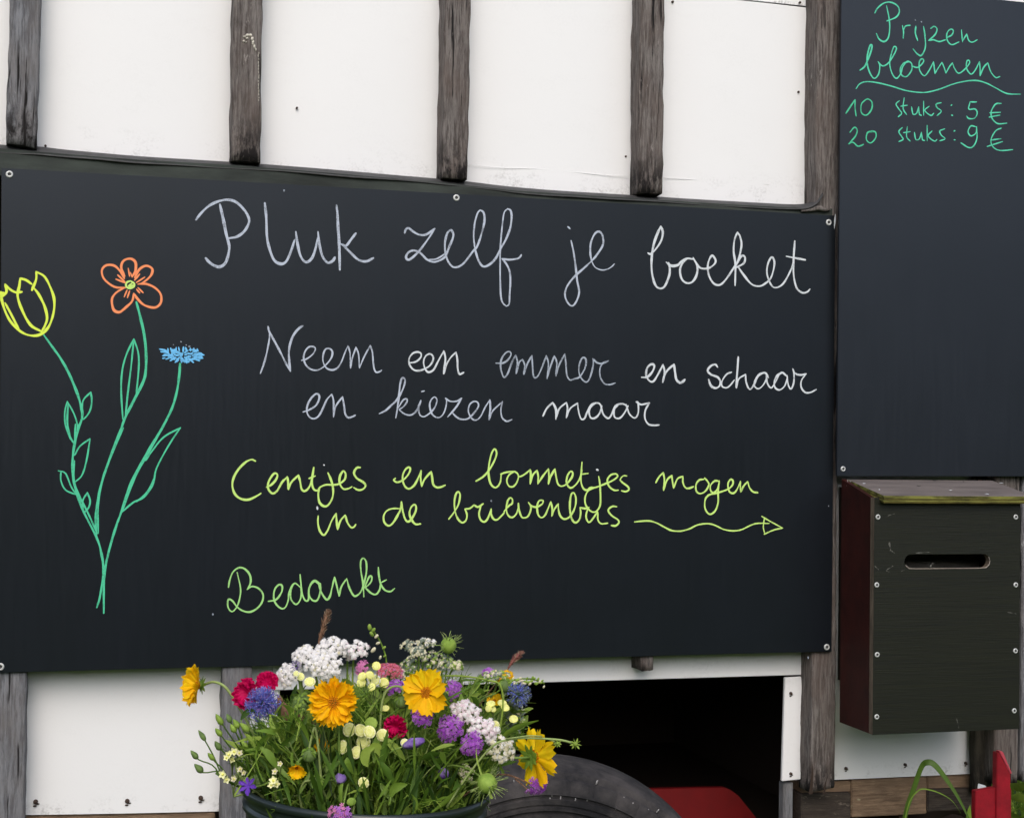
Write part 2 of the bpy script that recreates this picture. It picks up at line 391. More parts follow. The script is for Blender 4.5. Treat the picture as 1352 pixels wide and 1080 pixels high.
# upper panels: lower edges follow the rubber strip
def X(px, py, Y=PY): return at(px, py, Y).x
def Z(px, py, Y=PY): return at(px, py, Y).z
up = []
defs = [(-120, 12, 180, 196), (40, 318, 196, 222), (335, 592, 214, 241), (605, 850, 236, 262)]
for k, (a, b, ya, yb) in enumerate(defs):
    up.append(wall_panel(X(a,150), X(b,150), Z(a,ya+14), Z(b,yb+14), zt, seed=k*5, bow=[0.002,0.012,0.010,0.011][k]))
zs = Z(960, 1)
p5 = wall_panel(X(862,150), X(1066,150), Z(862,278), Z(1066,276), zs, seed=31, bow=0.008, dy=-0.004)
wall_panel(X(862,150), X(1080,150), zs+0.006, zs+0.006, zt, seed=37, bow=0.003)
wall_panel(X(1075,150,PY+.01), 3.6, Z(1080,262), Z(1400,262), zt, seed=41, bow=0.0, dy=0.02)
rust_screw(up[1], at(60,193,PY-0.006), False, 0.003); rust_screw(up[2], at(392,143,PY-0.011), False, 0.003)
rust_screw(up[3], at(826,207,PY-0.003), False, 0.003); rust_screw(p5, at(1054,122,PY-0.007), False, 0.0035)
rust_screw(p5, at(888,3,PY-0.008), False, 0.0035); rust_screw(p5, at(1056,4,PY-0.008), False, 0.0035)
# paint ridges left by an old strip on two of the panels
for pn, pts in ((up[3], [(618,217),(660,222),(720,224),(790,231),(832,233)]), (p5, [(876,235),(920,238),(960,240),(1015,244)])):
    mb = MB(); mb.tube(cr([tuple(at(px, py, PY-0.0105)) for px, py in pts]), 0.0006, 5); mb.build('paint_ridge', M['panel'], pn)

# battens
def batten(pxl, pxr, py_ref, pt, pb, seed, mt, depth=0.074, zrefs=None, grime=0.12, y0=0.010, cut=0.0, chip=None, wob=0.0035, label=None):
    """weathered square batten; pxl/pxr are its front edges at row py_ref; pb the row of its lower end (front)"""
    xl = X(pxl, py_ref, y0); xr = X(pxr, py_ref, y0); zb = Z((pxl+pxr)/2, pb, y0) if isinstance(pb, (int, float)) else pb[0]
    ztp = pt
    w = xr-xl; n = max(12, int((ztp-zb)/0.02)); mb = MB(); vs = []
    r = min(0.006, w*0.2)
    prof = []
    for (cx, cyy, a0) in ((r, r, math.pi), (w-r, r, 1.5*math.pi), (w-r*0.5, depth-r*0.5, 0), (r*0.5, depth-r*0.5, math.pi/2)):
        rr = r if cyy == r else r*0.5
        for k in range(4):
            a = a0+k*math.pi/6; prof.append((cx+rr*math.cos(a), cyy+rr*math.sin(a)))
    # add middle points on the front face
    P = []
    for i, p in enumerate(prof):
        P.append(p)
        if i == 3:
            q = prof[4]
            for t in (0.25, 0.5, 0.75): P.append((p[0]+(q[0]-p[0])*t, p[1]+(q[1]-p[1])*t))
        elif i == 15:
            q = prof[0]
            for t in (0.33, 0.66): P.append((p[0]+(q[0]-p[0])*t, p[1]+(q[1]-p[1])*t))
    m_ = len(P)
    for j in range(n+1):
        z = zb+(ztp-zb)*j/n
        for (px_, py_) in P:
            q = Vector((px_*9+seed*3.1, py_*9, z*5))
            dx = wob*noise.noise(q*4)+wob*0.8*noise.noise(Vector((seed, px_*2, z*3)))
            dy = wob*noise.noise(q*4+Vector((9,9,9)))
            endr = max(0, 1-(z-zb)/0.03)*wob*1.2
            xx = xl+px_+dx+(0.5*w-px_)/w*endr*0.25; yy = y0+max(-0.001, py_+dy*0.6+endr*0.4)
            zz = z
            if j == 0: zz = z + cut*(px_/w) + wob*1.1*noise.noise(Vector((px_*90, py_*40, seed)))
            if chip and j < n*0.5:
                cx0, cx1, hh = chip
                if cx0 <= px_/w <= cx1 and z < zb+hh: zz = max(zz, zb+hh*(0.75+0.25*math.sin(px_*180))); yy += 0.004
            vs.append(Vector((xx, yy, zz)))
    fs = [tuple(reversed(range(m_)))[::-1]]
    fs = [tuple(reversed(range(m_)))]
    for j in range(n):
        for k in range(m_):
            k2 = (k+1) % m_; fs.append((j*m_+k, j*m_+k2, (j+1)*m_+k2, (j+1)*m_+k))
    fs.append(tuple(n*m_+k for k in range(m_)))
    mb.add(vs, fs, 0, False)
    for k in range(1, len(mb.sm)-1): mb.sm[k] = True
    me = mesh_of(mb, 'batten', mt)
    set_grime(me, lambda co: min(1.0, max(0.0, 1-(co.z-zb)/grime)**0.8*1.15 + 0.10))
    return link('batten', me, wagon, label)
zp = zt
b1 = batten(10, 51, 100, zp, 190, 1, M['post_grey'], depth=0.045, cut=-0.008)
b2 = batten(307, 346, 100, zp, 213, 2, M['post'], depth=0.074)
b3 = batten(586, 620, 100, zp, 236, 3, M['post'], depth=0.074)
b4 = batten(845, 877, 100, zp, 255, 4, M['post'], depth=0.074)
b5 = batten(1078, 1110, 150, zp, 1045, 5, M['post'], depth=0.075, grime=0.10, y0=0.012, cut=0.01, label='long corner batten with a chipped split lower end')
b4b = batten(845, 863, 876, Z(850,700,0.01), 885, 9, M['post'], depth=0.07, grime=0.03)
b6 = batten(-14, 34, 980, Z(20,700,0.01), (0.28,), 6, M['post_grey'], depth=0.076)
b7 = batten(293, 331, 980, Z(300,700,0.01), (0.28,), 7, M['post_grey'], depth=0.074)
b8 = batten(1287, 1310, 1000, Z(1290,500,0.06), 1046, 8, M['post_dark'], depth=0.03, y0=0.045)
b9 = batten(1313, 1345, 1000, Z(1330,500,0.0), 1034, 10, M['post'], depth=0.09, y0=-0.005, grime=0.04)
b10 = batten(1348, 1395, 1000, Z(1350,500,0.0), 1030, 11, M['post_grey'], depth=0.09, y0=0.0, grime=0.04)
# splintered knot with pale resin on the second batten
mb = MB(); rq = random.Random(6)
for px, py, rx_, rz_ in ((323,49,2.2,1.4),(327,47,3.2,1.8),(331,47,2.4,2.2),(326,51,2.2,1.6),(322,55,1.6,1.8),(333,52,2.2,3.0),(334,57,1.9,3.2),(336,62,1.6,2.8),(338,66,1.0,2.2),(325,56,1.0,1.2)):
    mb.ball(at(px, py, 0.0095), rx_*0.00195, 0.0030, rz_*0.00195, nu=8, nv=5, jit=0.25)
for k in range(16):
    py = 70+k*4.2+rq.uniform(-1,1); mb.ball(at(341.5+rq.uniform(-0.5,0.5), py, 0.0095), 0.0011, 0.0012, rq.uniform(0.002,0.0048), nu=6, nv=4, jit=0.2)
mb.build('resin_flake', mat('pale_resin', (0.62,0.58,0.50,1), rough=0.7, noise_amt=0.4, noise_scale=150), b2, kind='stuff')
# dark split in the foot of the corner batten
mb = MB()
mb.leaf(at(1070,1048,0.0095), at(1072.5,1004,0.0095), 0.012, (0.002,0,0), 6, 0, 0.0, prof=lambda t: 1-t, up=Vector((0,-1,0)))
mb.leaf(at(1088,1048,0.0095), at(1093,1022,0.0095), 0.008, (-0.002,0,0), 6, 0, 0.0, prof=lambda t: 1-t, up=Vector((0,-1,0)))
mb.build('split', M['rubber_inside'], b5)

# lower wall: panels and the hatch frame
lp = wall_panel(X(20,980), X(300,980), Z(33,1075), Z(288,1071), Z(150,800), seed=51, bow=0.003, grime_h=0.05)
for px, py in ((47,1058),(168,1057),(265,1053)): rust_screw(lp, at(px, py, PY-0.004), True, 0.006)
lp2 = wall_panel(X(322,980), X(368,980), 0.29, 0.29, Z(350,800), seed=53, bow=0.0, grime_h=0.05)
x0h, x1h = X(368,980), X(1034,980)
zh0, zh1 = Z(368,905), Z(1034,892)
x2h = X(1061, 980)
ztb = Z(700,800)
# frame of the hatch: one white board along the top, one down the right side
mb = MB()
def slab(mb, q, y0, y1, mi=0):       # q: four (x,z) corners counter-clockwise from lower left
    mb.hexa([(q[0][0],y0,q[0][1]),(q[1][0],y0,q[1][1]),(q[1][0],y1,q[1][1]),(q[0][0],y1,q[0][1]),(q[3][0],y0,q[3][1]),(q[2][0],y0,q[2][1]),(q[2][0],y1,q[2][1]),(q[3][0],y1,q[3][1])], mi)
def flat(name, q, y0, y1, mt, parent, label=None, bev=0.0015, grime=None):
    mb = MB(); slab(mb, q, y0, y1); me = mesh_of(mb, name, mt)
    bm = bmesh.new(); bm.from_mesh(me); bmesh.ops.recalc_face_normals(bm, faces=bm.faces)
    if bev: bmesh.ops.bevel(bm, geom=list(bm.edges), offset=bev, segments=2, affect='EDGES')
    bm.to_mesh(me); bm.free()
    set_grime(me, grime or (lambda co: 0.12))
    return link(name, me, parent, label)
FY = PY-0.012
def fx(px, py): return (at(px,py,FY).x, at(px,py,FY).z)
flat('hatch_frame', [fx(360,911), fx(1099,889.5), fx(1099,800), fx(360,800)], FY, FY+0.012, M['panel'], wagon, 'white board above the open hatch')
fr = flat('hatch_frame', [fx(1032.5,1031), fx(1061,1028), (fx(1063,892)[0], fx(1063,892)[1]-0.002), (fx(1036.5,893)[0], fx(1036.5,893)[1]-0.003)], FY-0.001, FY+0.011, M['panel'], wagon, 'narrow white board right of the open hatch')
for px, py in ((1044,915),(1044,1021)): rust_screw(fr, at(px, py, FY-0.002), True, 0.0045)
# little white moulding seen right of the frame
flat('trim_strip', [fx(1062,1030), fx(1068,1030), fx(1070,866), fx(1064,866)], FY+0.02, FY+0.03, M['panel'], wagon)
lr = wall_panel(X(1096,980,PY), X(1284,1000,PY), Z(1105,1029), Z(1284,1021), Z(1200,560), seed=57, bow=0.002, grime_h=0.04)
for px, py in ((1117,1014),(1195,1009),(1275,1007)): rust_screw(lr, at(px, py, PY-0.004), True, 0.0045)

# sill beams under the panels
def beam(pxa, pxb, ya, yb, yc, yd, y0, y1, mt, label=None):
    f = lambda px, py: (at(px,py,y0).x, at(px,py,y0).z)
    return flat('sill_beam', [f(pxa,yc), f(pxb,yd), f(pxb,yb), f(pxa,ya)], y0, y1, mt, wagon, label, 0.003, grime=lambda co: 0.25)
beam(33, 284, 1077, 1072, 1112, 1110, PY+0.004, PY+0.10, M['beam'])
beam(1124, 1224, 1030, 1025, 1079, 1074, PY+0.004, PY+0.09, M['beam'], 'light brown sill beam under the right panel')
beam(1224.7, 1300, 1042, 1040, 1071, 1068, PY-0.004, PY+0.09, M['block'])
beam(1058, 1123.4, 1048, 1046, 1085, 1082, PY-0.006, PY+0.10, M['block'])
beam(1224.7, 1300, 1024.5, 1021, 1041.4, 1039.4, PY+0.006, PY+0.09, M['beam'])
beam(1058, 1123.4, 1034, 1030.5, 1047.4, 1045.4, PY+0.006, PY+0.10, M['beam'])

# interior of the wagon: dark plywood box behind the hatch
XA, XB = -0.75, 3.65
def plank(name, a, b, mt, label=None):
    mb = MB(); mb.box(a, b); o = mb.build(name, mt, wagon, label); set_grime(o.data, lambda co: 0.3); return o
YB = 1.9
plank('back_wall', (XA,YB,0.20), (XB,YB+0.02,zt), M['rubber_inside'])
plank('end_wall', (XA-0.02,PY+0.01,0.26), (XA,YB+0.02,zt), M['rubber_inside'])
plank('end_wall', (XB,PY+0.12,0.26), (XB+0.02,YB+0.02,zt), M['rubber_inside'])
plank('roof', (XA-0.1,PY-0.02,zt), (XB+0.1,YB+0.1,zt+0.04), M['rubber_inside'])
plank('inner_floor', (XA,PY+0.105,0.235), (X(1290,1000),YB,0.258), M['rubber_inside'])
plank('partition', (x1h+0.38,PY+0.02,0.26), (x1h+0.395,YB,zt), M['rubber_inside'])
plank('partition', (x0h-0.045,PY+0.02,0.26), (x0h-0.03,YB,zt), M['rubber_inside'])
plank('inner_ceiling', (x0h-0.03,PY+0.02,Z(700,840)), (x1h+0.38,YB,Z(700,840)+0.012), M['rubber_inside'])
# red board standing inside the hatch
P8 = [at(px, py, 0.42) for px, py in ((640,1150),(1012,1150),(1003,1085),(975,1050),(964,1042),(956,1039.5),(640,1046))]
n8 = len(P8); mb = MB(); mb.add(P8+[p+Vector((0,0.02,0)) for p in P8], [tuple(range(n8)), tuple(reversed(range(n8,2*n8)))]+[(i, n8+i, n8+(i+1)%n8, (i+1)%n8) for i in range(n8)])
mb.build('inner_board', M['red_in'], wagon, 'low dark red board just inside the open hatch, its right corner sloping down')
f5 = lambda px, py: (at(px,py,PY).x, at(px,py,PY).z)
flat('hatch_stud', [f5(1033,1140), f5(1046,1140), f5(1047,1032.5), f5(1034.5,1033)], PY, PY+0.03, M['post_grey'], wagon, 'short grey stud under the hatch frame')
for px, py in ((862,988),(934,1019)):
    mb = MB(); mb.ball(at(px,py,YB-0.003), 0.009, 0.005, 0.011, nu=6, nv=4); mb.build('screw', M['screw'], wagon)

# wheels and axle, hidden under the wagon floor
for wx in (0.2, 2.9):
    mb = MB(); seg = 32
    for k in range(seg):
        pass
    c0 = Vector((wx, 0.55, 0.20)); path = []
    for k in range(seg+1):
        a_ = 2*math.pi*k/seg; path.append(c0+Vector((math.cos(a_)*0.13, 0, math.sin(a_)*0.13)))
    mb.tube(path, 0.07, 8)
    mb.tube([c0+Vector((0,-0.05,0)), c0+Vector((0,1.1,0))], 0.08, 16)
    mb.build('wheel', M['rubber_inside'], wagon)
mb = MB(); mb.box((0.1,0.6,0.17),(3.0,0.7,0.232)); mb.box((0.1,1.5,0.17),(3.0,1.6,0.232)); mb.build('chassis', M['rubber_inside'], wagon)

# rubber strip above the blackboard
top = [(-60,185),(0,192),(50,194.5),(90,199),(180,207),(260,212),(345,217.5),(440,225),(520,232),(580,237),(620,241),(680,248),(750,253.5),(835,258.5),(920,264),(1000,268.5),(1040,270.5),(1062,270),(1073,266.5),(1080,261),(1086,252)]
tp = cr([(x, y, 0) for x, y in top])
mb = MB(); vs = []; nrow = 7
for i, p in enumerate(tp):
    curl = max(0.0, (p.x-1045)/40.0)
    for j in range(nrow):
        t = j/(nrow-1)
        Y = 0.060 - 0.054*t**0.7 - 0.012*curl + 0.003*math.sin(p.x*0.02+1.7) + 0.002*noise.noise(Vector((p.x*0.03, t*2, 3)))
        h = 10 - 3.5*min(1, max(0, p.x)/500) + 1.2*noise.noise(Vector((p.x*0.012, 7, 1)))
        q = at(p.x, p.y, Y); lo = at(p.x, p.y+h, Y)
        vs.append(q.lerp(lo, t))
k_ = len(tp)
fs = [(i*nrow+j, i*nrow+j+1, (i+1)*nrow+j+1, (i+1)*nrow+j) for i in range(k_-1) for j in range(nrow-1)]
mb.add(vs, fs, 0, True)
fl = mb.build('rubber_flap', M['rubber'], wagon, 'black rubber strip curling up at its right end')
sm = fl.modifiers.new('thick', 'SOLIDIFY'); sm.thickness = 0.003; sm.offset = 0
# weathered rail behind the blackboard's top edge
f = lambda px, py: (at(px,py,0.011).x, at(px,py,0.011).z)
ra = flat('rail', [f(-40,250), f(1100,294), f(1100,274), f(-40,224)], 0.0108, 0.0100+0.001, M['post'], wagon) if False else None
mb = MB(); pa = [(-40,192),(0,196),(90,204),(180,211),(320,219),(440,229),(580,241),(680,252),(835,262),(920,267.5),(1020,273),(1060,274.5),(1078,272.5),(1099,276)]
pb_ = [(x_, y_+36) for x_, y_ in pa]
vs = []
for (xa, ya), (xb, yb) in zip(pa, pb_):
    A = at(xa, ya, 0.0095); B_ = at(xb, yb, 0.0095)
    vs += [A, B_, A+Vector((0,0.004,0)), B_+Vector((0,0.004,0))]
fs = []
for i in range(len(pa)-1):
    o = i*4; fs += [(o, o+1, o+5, o+4), (o, o+4, o+6, o+2), (o+2, o+6, o+7, o+3)]
mb.add(vs, fs); 
M['rail'] = mat('mossy_dark_strip', (0.055,0.065,0.058,1), rough=0.9, spec=0.2, col2=(0.028,0.032,0.030,1), noise_scale=14, stretch=(0.3,1,1), bump=0.6, bump_scale=60)
mb.build('backing_strip', M['rail'], wagon)
mb = MB(); pts = cr([tuple(at(px,py,0.004)) for px,py in ((1058,279),(1070,277),(1080,275),(1088,277),(1096,277))]); mb.tube(pts, [0.003+0.005*math.sin(math.pi*i/(len(pts)-1)) for i in range(len(pts))], 6)
mb.build('splinter', M['post'], wagon)

# ------------------------------------------------------------------ boards
def sheet(name, q, y0, y1, parent, mt):
    return flat(name, q, y0, y1, mt, parent, bev=0.0008)
def washer_mesh():
    mb = MB(); R, r = 0.0088, 0.0035; seg = 18
    prof = [(R,0.0),(R,-0.0012),(R*0.85,-0.0030),(r*1.2,-0.0026),(r*0.9,-0.0012),(0.0001,-0.0014)]
    vs = []
    for (rr, yy) in prof:
        for k in range(seg):
            a = 2*math.pi*k/seg; vs.append(Vector((rr*math.cos(a), yy, rr*math.sin(a))))
    for i in range(len(prof)-1):
        fs = [(i*seg+k, (i+1)*seg+k, (i+1)*seg+(k+1)%seg, i*seg+(k+1)%seg) for k in range(seg)]
        mb.add([], [], 0)
        o = 0
        for f_ in fs: mb.f.append(list(f_)); mb.m.append(1 if i >= 3 else 0); mb.sm.append(True)
    mb.v = vs
    return mesh_of(mb, 'screw', [M['screw'], M['screw_dark']])
WASH = washer_mesh()
def washer(parent, p, s=1.0):
    return inst('screw', WASH, parent, Matrix.Translation(p) @ Matrix.Rotation(random.uniform(0,6), 4, 'Y') @ Matrix.Diagonal((s, s, s, 1)))

g = lambda px, py, Y=0.0: (at(px,py,Y).x, at(px,py,Y).z)
bb = thing('blackboard', 'wide black board with white, yellow-green and mint chalk writing and drawn flowers', 'blackboard', at(550,888,0.004))
sheet('board', [g(-2,888), g(1098,860), g(1103.3,285), g(2,222)], 0.0, 0.008, bb, M['board'])
for px, py in ((12.5,230.5),(602.5,261.5),(1094,294),(1091.5,854),(0.5,880)): washer(bb, at(px,py,0.0), 1.0 if px > 1 else 1.05)
PBY = -0.030
pb = thing('price_board', 'tall narrow black board with mint green price list above the letter box', 'blackboard', at(1230,628,PBY))
gp = lambda px, py: g(px, py, PBY)
sheet('board', [gp(1105,628.5), gp(1420,629), gp(1424,11), gp(1111,-22)], PBY, PBY+0.009, pb, M['board2'])
mb = MB(); a = at(1110,600,PBY+0.0095); b = at(1111,0,PBY+0.0095)
mb.box((a.x+0.004, PBY+0.0095, a.z), (a.x+0.05, 0.0115, b.z)); lth = mb.build('lath', M['post_dark'], pb); set_grime(lth.data, lambda co: 0.6)
washer(pb, at(1113,619,PBY), 0.85)
washer(pb, at(1345,36,PBY), 0.0001) if False else None

# ------------------------------------------------------------------ chalk
def chalk_mat(name, col, cover=0.5, faint=0.35):
    m = bpy.data.materials.new(name); m.use_nodes = True; nt = m.node_tree; b = nt.nodes['Principled BSDF']
    b.inputs['Roughness'].default_value = 0.8; b.inputs['Specular IOR Level'].default_value = 0.25
    g_ = N(nt, 'ShaderNodeNewGeometry')
    n1 = N(nt, 'ShaderNodeTexNoise'); n1.inputs['Scale'].default_value = 420; n1.inputs['Detail'].default_value = 3
    n2 = N(nt, 'ShaderNodeTexNoise'); n2.inputs['Scale'].default_value = 38; n2.inputs['Detail'].default_value = 3
    L(m, g_.outputs['Position'], n1.inputs['Vector']); L(m, g_.outputs['Position'], n2.inputs['Vector'])
    ad = N(nt, 'ShaderNodeMath', operation='ADD'); L(m, n1.outputs['Fac'], ad.inputs[0]); L(m, n2.outputs['Fac'], ad.inputs[1])
    mr = N(nt, 'ShaderNodeMapRange'); mr.inputs[1].default_value = cover-0.16+0.40; mr.inputs[2].default_value = cover+0.16+0.40
    mr.inputs[3].default_value = faint; mr.inputs[4].default_value = 1.0
    L(m, ad.outputs[0], mr.inputs[0])
    mx = N(nt, 'ShaderNodeMix', data_type='RGBA'); mx.inputs['A'].default_value = (0.012,0.014,0.018,1); mx.inputs['B'].default_value = col
    L(m, mr.outputs[0], mx.inputs['Factor']); L(m, mx.outputs['Result'], b.inputs['Base Color'])
    return m
CH = {
 'white': chalk_mat('chalk_white', (0.46,0.51,0.61,1), 0.46, 0.28),
 'bright': chalk_mat('chalk_bright', (0.62,0.66,0.70,1), 0.42, 0.38),
 'faint': chalk_mat('chalk_faint', (0.37,0.42,0.50,1), 0.52, 0.28),
 'lime': chalk_mat('chalk_lime', (0.54,0.78,0.20,1), 0.38, 0.5),
 'green': chalk_mat('chalk_green', (0.34,0.66,0.22,1), 0.40, 0.45),
 'mint': chalk_mat('chalk_mint', (0.075,0.54,0.31,1), 0.43, 0.45),
 'mint2': chalk_mat('chalk_mint_light', (0.10,0.62,0.40,1), 0.44, 0.42),
 'yellow': chalk_mat('chalk_yellow', (0.68,0.82,0.09,1), 0.33, 0.75),
 'orange': chalk_mat('chalk_orange', (0.86,0.28,0.12,1), 0.33, 0.75),
 'blue': chalk_mat('chalk_blue', (0.16,0.50,0.84,1), 0.38, 0.6),
}
def strokes(name, label, mt, crop, data, width, parent=bb, Y=0.0, step=0.2):
    """crop = (x0, y0, scale): coordinates of the strokes in an enlarged view of the photograph"""
    x0, y0, sc = crop
    mb = MB()
    for si, st in enumerate(data):
        w = width
        if isinstance(st, tuple): st, w = st
        P = [(x0+st[i]*sc, y0+st[i+1]*sc, 0) for i in range(0, len(st), 2)]
        C = cr(P, step) if len(P) > 2 else [Vector(P[0]).lerp(Vector(P[-1]), t/3) for t in range(4)]
        W3 = [at(p.x, p.y, Y) for p in C]
        # drop repeated points
        Q = [W3[0]]
        for q in W3[1:]:
            if (q-Q[-1]).length > 0.0008: Q.append(q)
        if len(Q) < 2: Q.append(Q[0]+Vector((0.002,0,0)))
        hw = w*0.93/2/508.0
        n_ = len(Q); vs = []
        sd_ = random.uniform(0, 100)
        def yy(i): return Y - 0.00035 - si*0.00003 - 0.00035*i/n_
        def hwf(i):
            t = i/(n_-1); e = min(1.0, 0.65+min(t, 1-t)*5)
            return hw*e*(1+0.42*noise.noise(Vector((sd_, Q[i].x*45, Q[i].z*45))))
        for i in range(n_):
            t = Q[min(i+1,n_-1)]-Q[max(i-1,0)]; t.y = 0; t.normalize()
            nn = Vector((-t.z, 0, t.x)); h = hwf(i)
            a_ = Q[i]+nn*h; b_ = Q[i]-nn*h; a_.y = b_.y = yy(i)
            vs += [a_, b_]
        fs = [(2*i, 2*i+1, 2*i+3, 2*i+2) for i in range(n_-1)]
        mb.add(vs, fs)
        for i, sgn in ((0, -1), (n_-1, 1)):
            t = Q[min(i+1,n_-1)]-Q[max(i-1,0)]; t.y = 0; t.normalize(); nn = Vector((-t.z,0,t.x)); h = hwf(i)
            cv = []
            for k in range(7):
                a = math.pi*k/6; p = Q[i]+nn*(h*math.cos(a))+t*(sgn*h*math.sin(a)); p.y = yy(i); cv.append(p)
            mb.add(cv, [tuple(range(7))])
    return mb.build(name, mt, parent, label)

c1 = (240,240,.19231); c2 = (500,250,.16272); c3 = (720,280,.13314); c4 = (840,280,.19231)
c5 = (330,420,.14053); c6 = (500,440,.14793); c7 = (680,440,.17751); c8 = (900,450,.14793)
W1 = 3.3
strokes('chalk_word', 'white chalk word Pluk', CH['white'], c1, [
 [98,262,130,220,180,172,240,140,310,125,370,140,425,190,458,245,460,285,430,340,380,378,318,390],
 ([262,158,285,260,305,360,325,440,320,500,298,560,262,585,225,578,190,555,165,527],4),
 ([570,148,580,250,585,380,605,470,635,540,678,565,715,550,745,490,775,400],3.4),
 ([783,345,795,430,815,510,850,553,890,530,915,470,933,390],3.3), [935,345,945,430,965,510,1000,556,1035,545,1052,518],
 ([1062,160,1070,230],2.6),([1068,215,1074,330,1080,420,1085,605],3.8), [1195,355,1160,400,1128,440,1095,430], [1110,438,1150,480,1210,535,1265,548,1315,525]], W1)
strokes('chalk_word', 'white chalk word zelf', CH['white'], c2, [
 [210,355,222,325,245,318,280,345,330,370,385,368,455,320],
 [455,320,390,420,320,510,260,565,230,570,222,545,245,510,290,498,340,520,390,570,440,590,490,580,540,545,575,460,600,400,605,365,590,335,575,335],
 ([400,572,470,565,540,520,582,460],2), [575,335,555,360,538,430,540,510,560,580,600,630,650,628,700,590,760,510,800,460,840,340,858,250,850,190,822,170],
 ([822,170,800,200,778,280,770,380,778,470],2.2), [778,470,790,520,815,590,850,628,900,610,950,560,985,490,1030,410,1065,320,1078,230,1070,175,1045,160],
 ([1045,160,1018,190,1005,270,992,400,985,520,985,700,990,860,1005,920,1035,950],2.3), ([1035,950,1058,930,1062,850,1068,740,1060,660,1030,600,1000,565],2.6), [1000,565,1060,572,1120,565,1145,552,1157,532]], 2.9)
strokes('chalk_word', 'white chalk word je', CH['white'], c3, [
 [222,147,245,168], [255,285,280,400,300,540,315,680,335,790,315,870,280,925,245,925,205,870,195,800,225,720,300,630,380,560,450,495],
 [450,495,500,440,560,350,575,290,560,220,525,195,485,225,450,310,445,400,455,480], ([455,480,490,545,550,575,610,570,655,545,685,515],1.8)], 2.9)
strokes('chalk_word', 'bright white chalk word boeket', CH['bright'], c4, [
 ([80,282,98,294],2.4), [95,290,130,260,170,200,182,140,168,100], ([168,100,145,150,118,230,105,330,108,420,130,500,162,525,195,510,225,440,230,390,222,350],3.3),
 ([205,345,240,370,285,365,310,340,350,320,390,325],3.2), ([350,322,318,350,300,400,312,460,345,488,385,480,415,430,418,370,390,315],3.2),
 [390,318,410,350,440,385,490,388,530,365,545,335,522,300,500,330,490,380,500,440,530,490,570,502,610,470,665,390,700,330,722,230,712,170,695,140],
 [695,140,675,190,668,270,680,360,678,505], [680,375,720,305,745,310,740,350,700,375,685,380], [700,378,735,430,790,495,840,510,880,495,925,450,948,360,938,315,920,320,900,370,898,430,925,500,960,520,1010,490,1060,400,1082,330],
 [1088,200,1080,320,1080,430,1100,520,1140,555,1175,548,1192,530], [1030,305,1160,330]], 2.9)
strokes('chalk_word', 'pale grey chalk word Neem', CH['white'], c5, [
 [98,520,130,430,155,340,180,210,187,130], ([170,80,180,125,210,180,280,310,340,430,380,500],2.7), ([380,500,368,400,368,290,395,190,430,130,470,90,497,75],2.9),
 [485,398,530,385,590,340,615,290,590,268,550,275,515,320,505,380,525,440,570,480,630,490,690,460,740,410,770,360,772,310,740,285,705,300,685,360,690,420,720,470,770,488,820,470,860,410,890,330,920,262],
 [920,262,940,330,945,470], [945,470,960,380,995,278], [995,275,1020,340,1028,470], [1028,470,1070,370,1130,258], [1130,258,1150,320,1158,420,1168,480,1185,508,1215,505,1237,490]], 2.1)
strokes('chalk_word', 'white chalk word een', CH['bright'], c6, [
 [275,265,330,255,372,220,378,185,350,168,305,180,272,225,275,280,310,325,355,335,405,320,455,290,485,240,480,200,450,185,415,210,400,260,415,320,445,348,490,325,530,250,580,160],
 ([580,160,595,230,580,360],3.4), [583,360,600,290,640,220,690,170], [690,170,702,240,705,320,720,365,740,360,758,350]], 2.4)
strokes('chalk_word', 'faint grey chalk word emmer', CH['faint'], c7, [
 [-142,223,-92,222,-55,200,-30,160,-40,138,-68,145,-100,190,-108,245,-100,290,-82,328,-55,300,-25,220,3,162],
 [5,165,18,220,8,300], [8,300,30,220,55,195], [55,195,72,240,65,305], [65,305,90,230,125,168], [125,168,130,240,135,310,150,332,175,310,205,240,232,168],
 [232,168,248,230,238,338], [238,338,262,250,292,170], [292,170,310,220,303,318], [303,318,330,230,370,155], [370,155,378,230,385,310,408,348,440,340,480,325,515,270,528,220,520,185,495,190,475,250,480,310,505,350,535,362,560,320,580,240,580,195],
 [578,190,610,220,650,225,695,205], [690,208,650,225,630,270,635,330,665,375,705,382,745,370]], 2.4)
strokes('chalk_word', 'bright white chalk word en at the end of the row', CH['bright'], c7, [
 [940,328,985,325,1025,280,1035,240,1010,232,982,260,975,310,995,350,1025,360,1055,320,1100,235], [1100,235,1112,290,1098,365], [1100,345,1130,280,1182,232], [1182,232,1190,290,1200,345,1225,368,1245,362,1262,345]], 3.1)
strokes('chalk_word', 'white chalk word schaar', CH['bright'], c8, [
 ([320,235,300,212,260,225,232,265,260,300,320,325,345,365,335,405,300,422,260,400,240,345],3.2), [445,280,400,300,360,360,360,405,395,420,430,400,470,350], ([505,145,498,250,490,350,487,420],3),
 [490,410,510,340,570,300], [570,300,575,370,605,432,640,400,680,320,740,285,775,330], [740,285,690,300,650,360,650,405,685,428,730,390,770,310], [755,310,765,380,800,420,840,360,870,300,900,285,940,320],
 [900,285,850,310,825,370,835,420,875,438,920,400,945,320], [940,310,950,390,975,430,1000,370,1000,280,990,250], [990,250,1010,290,1060,305,1110,295], [1110,295,1070,350,1065,410,1100,460,1150,460,1200,435]], 2.4)
strokes('chalk_word', 'white chalk word en at the start of the row', CH['white'], c5, [
 [500,882,560,860,620,820,650,760,645,718,615,715,570,760,540,820,535,880,555,925,600,945,645,920,680,860,720,770,768,715], [768,715,785,780,785,930], [785,930,805,830,870,740], [870,740,885,830,895,900,925,935,965,925,990,912]], 2.4)
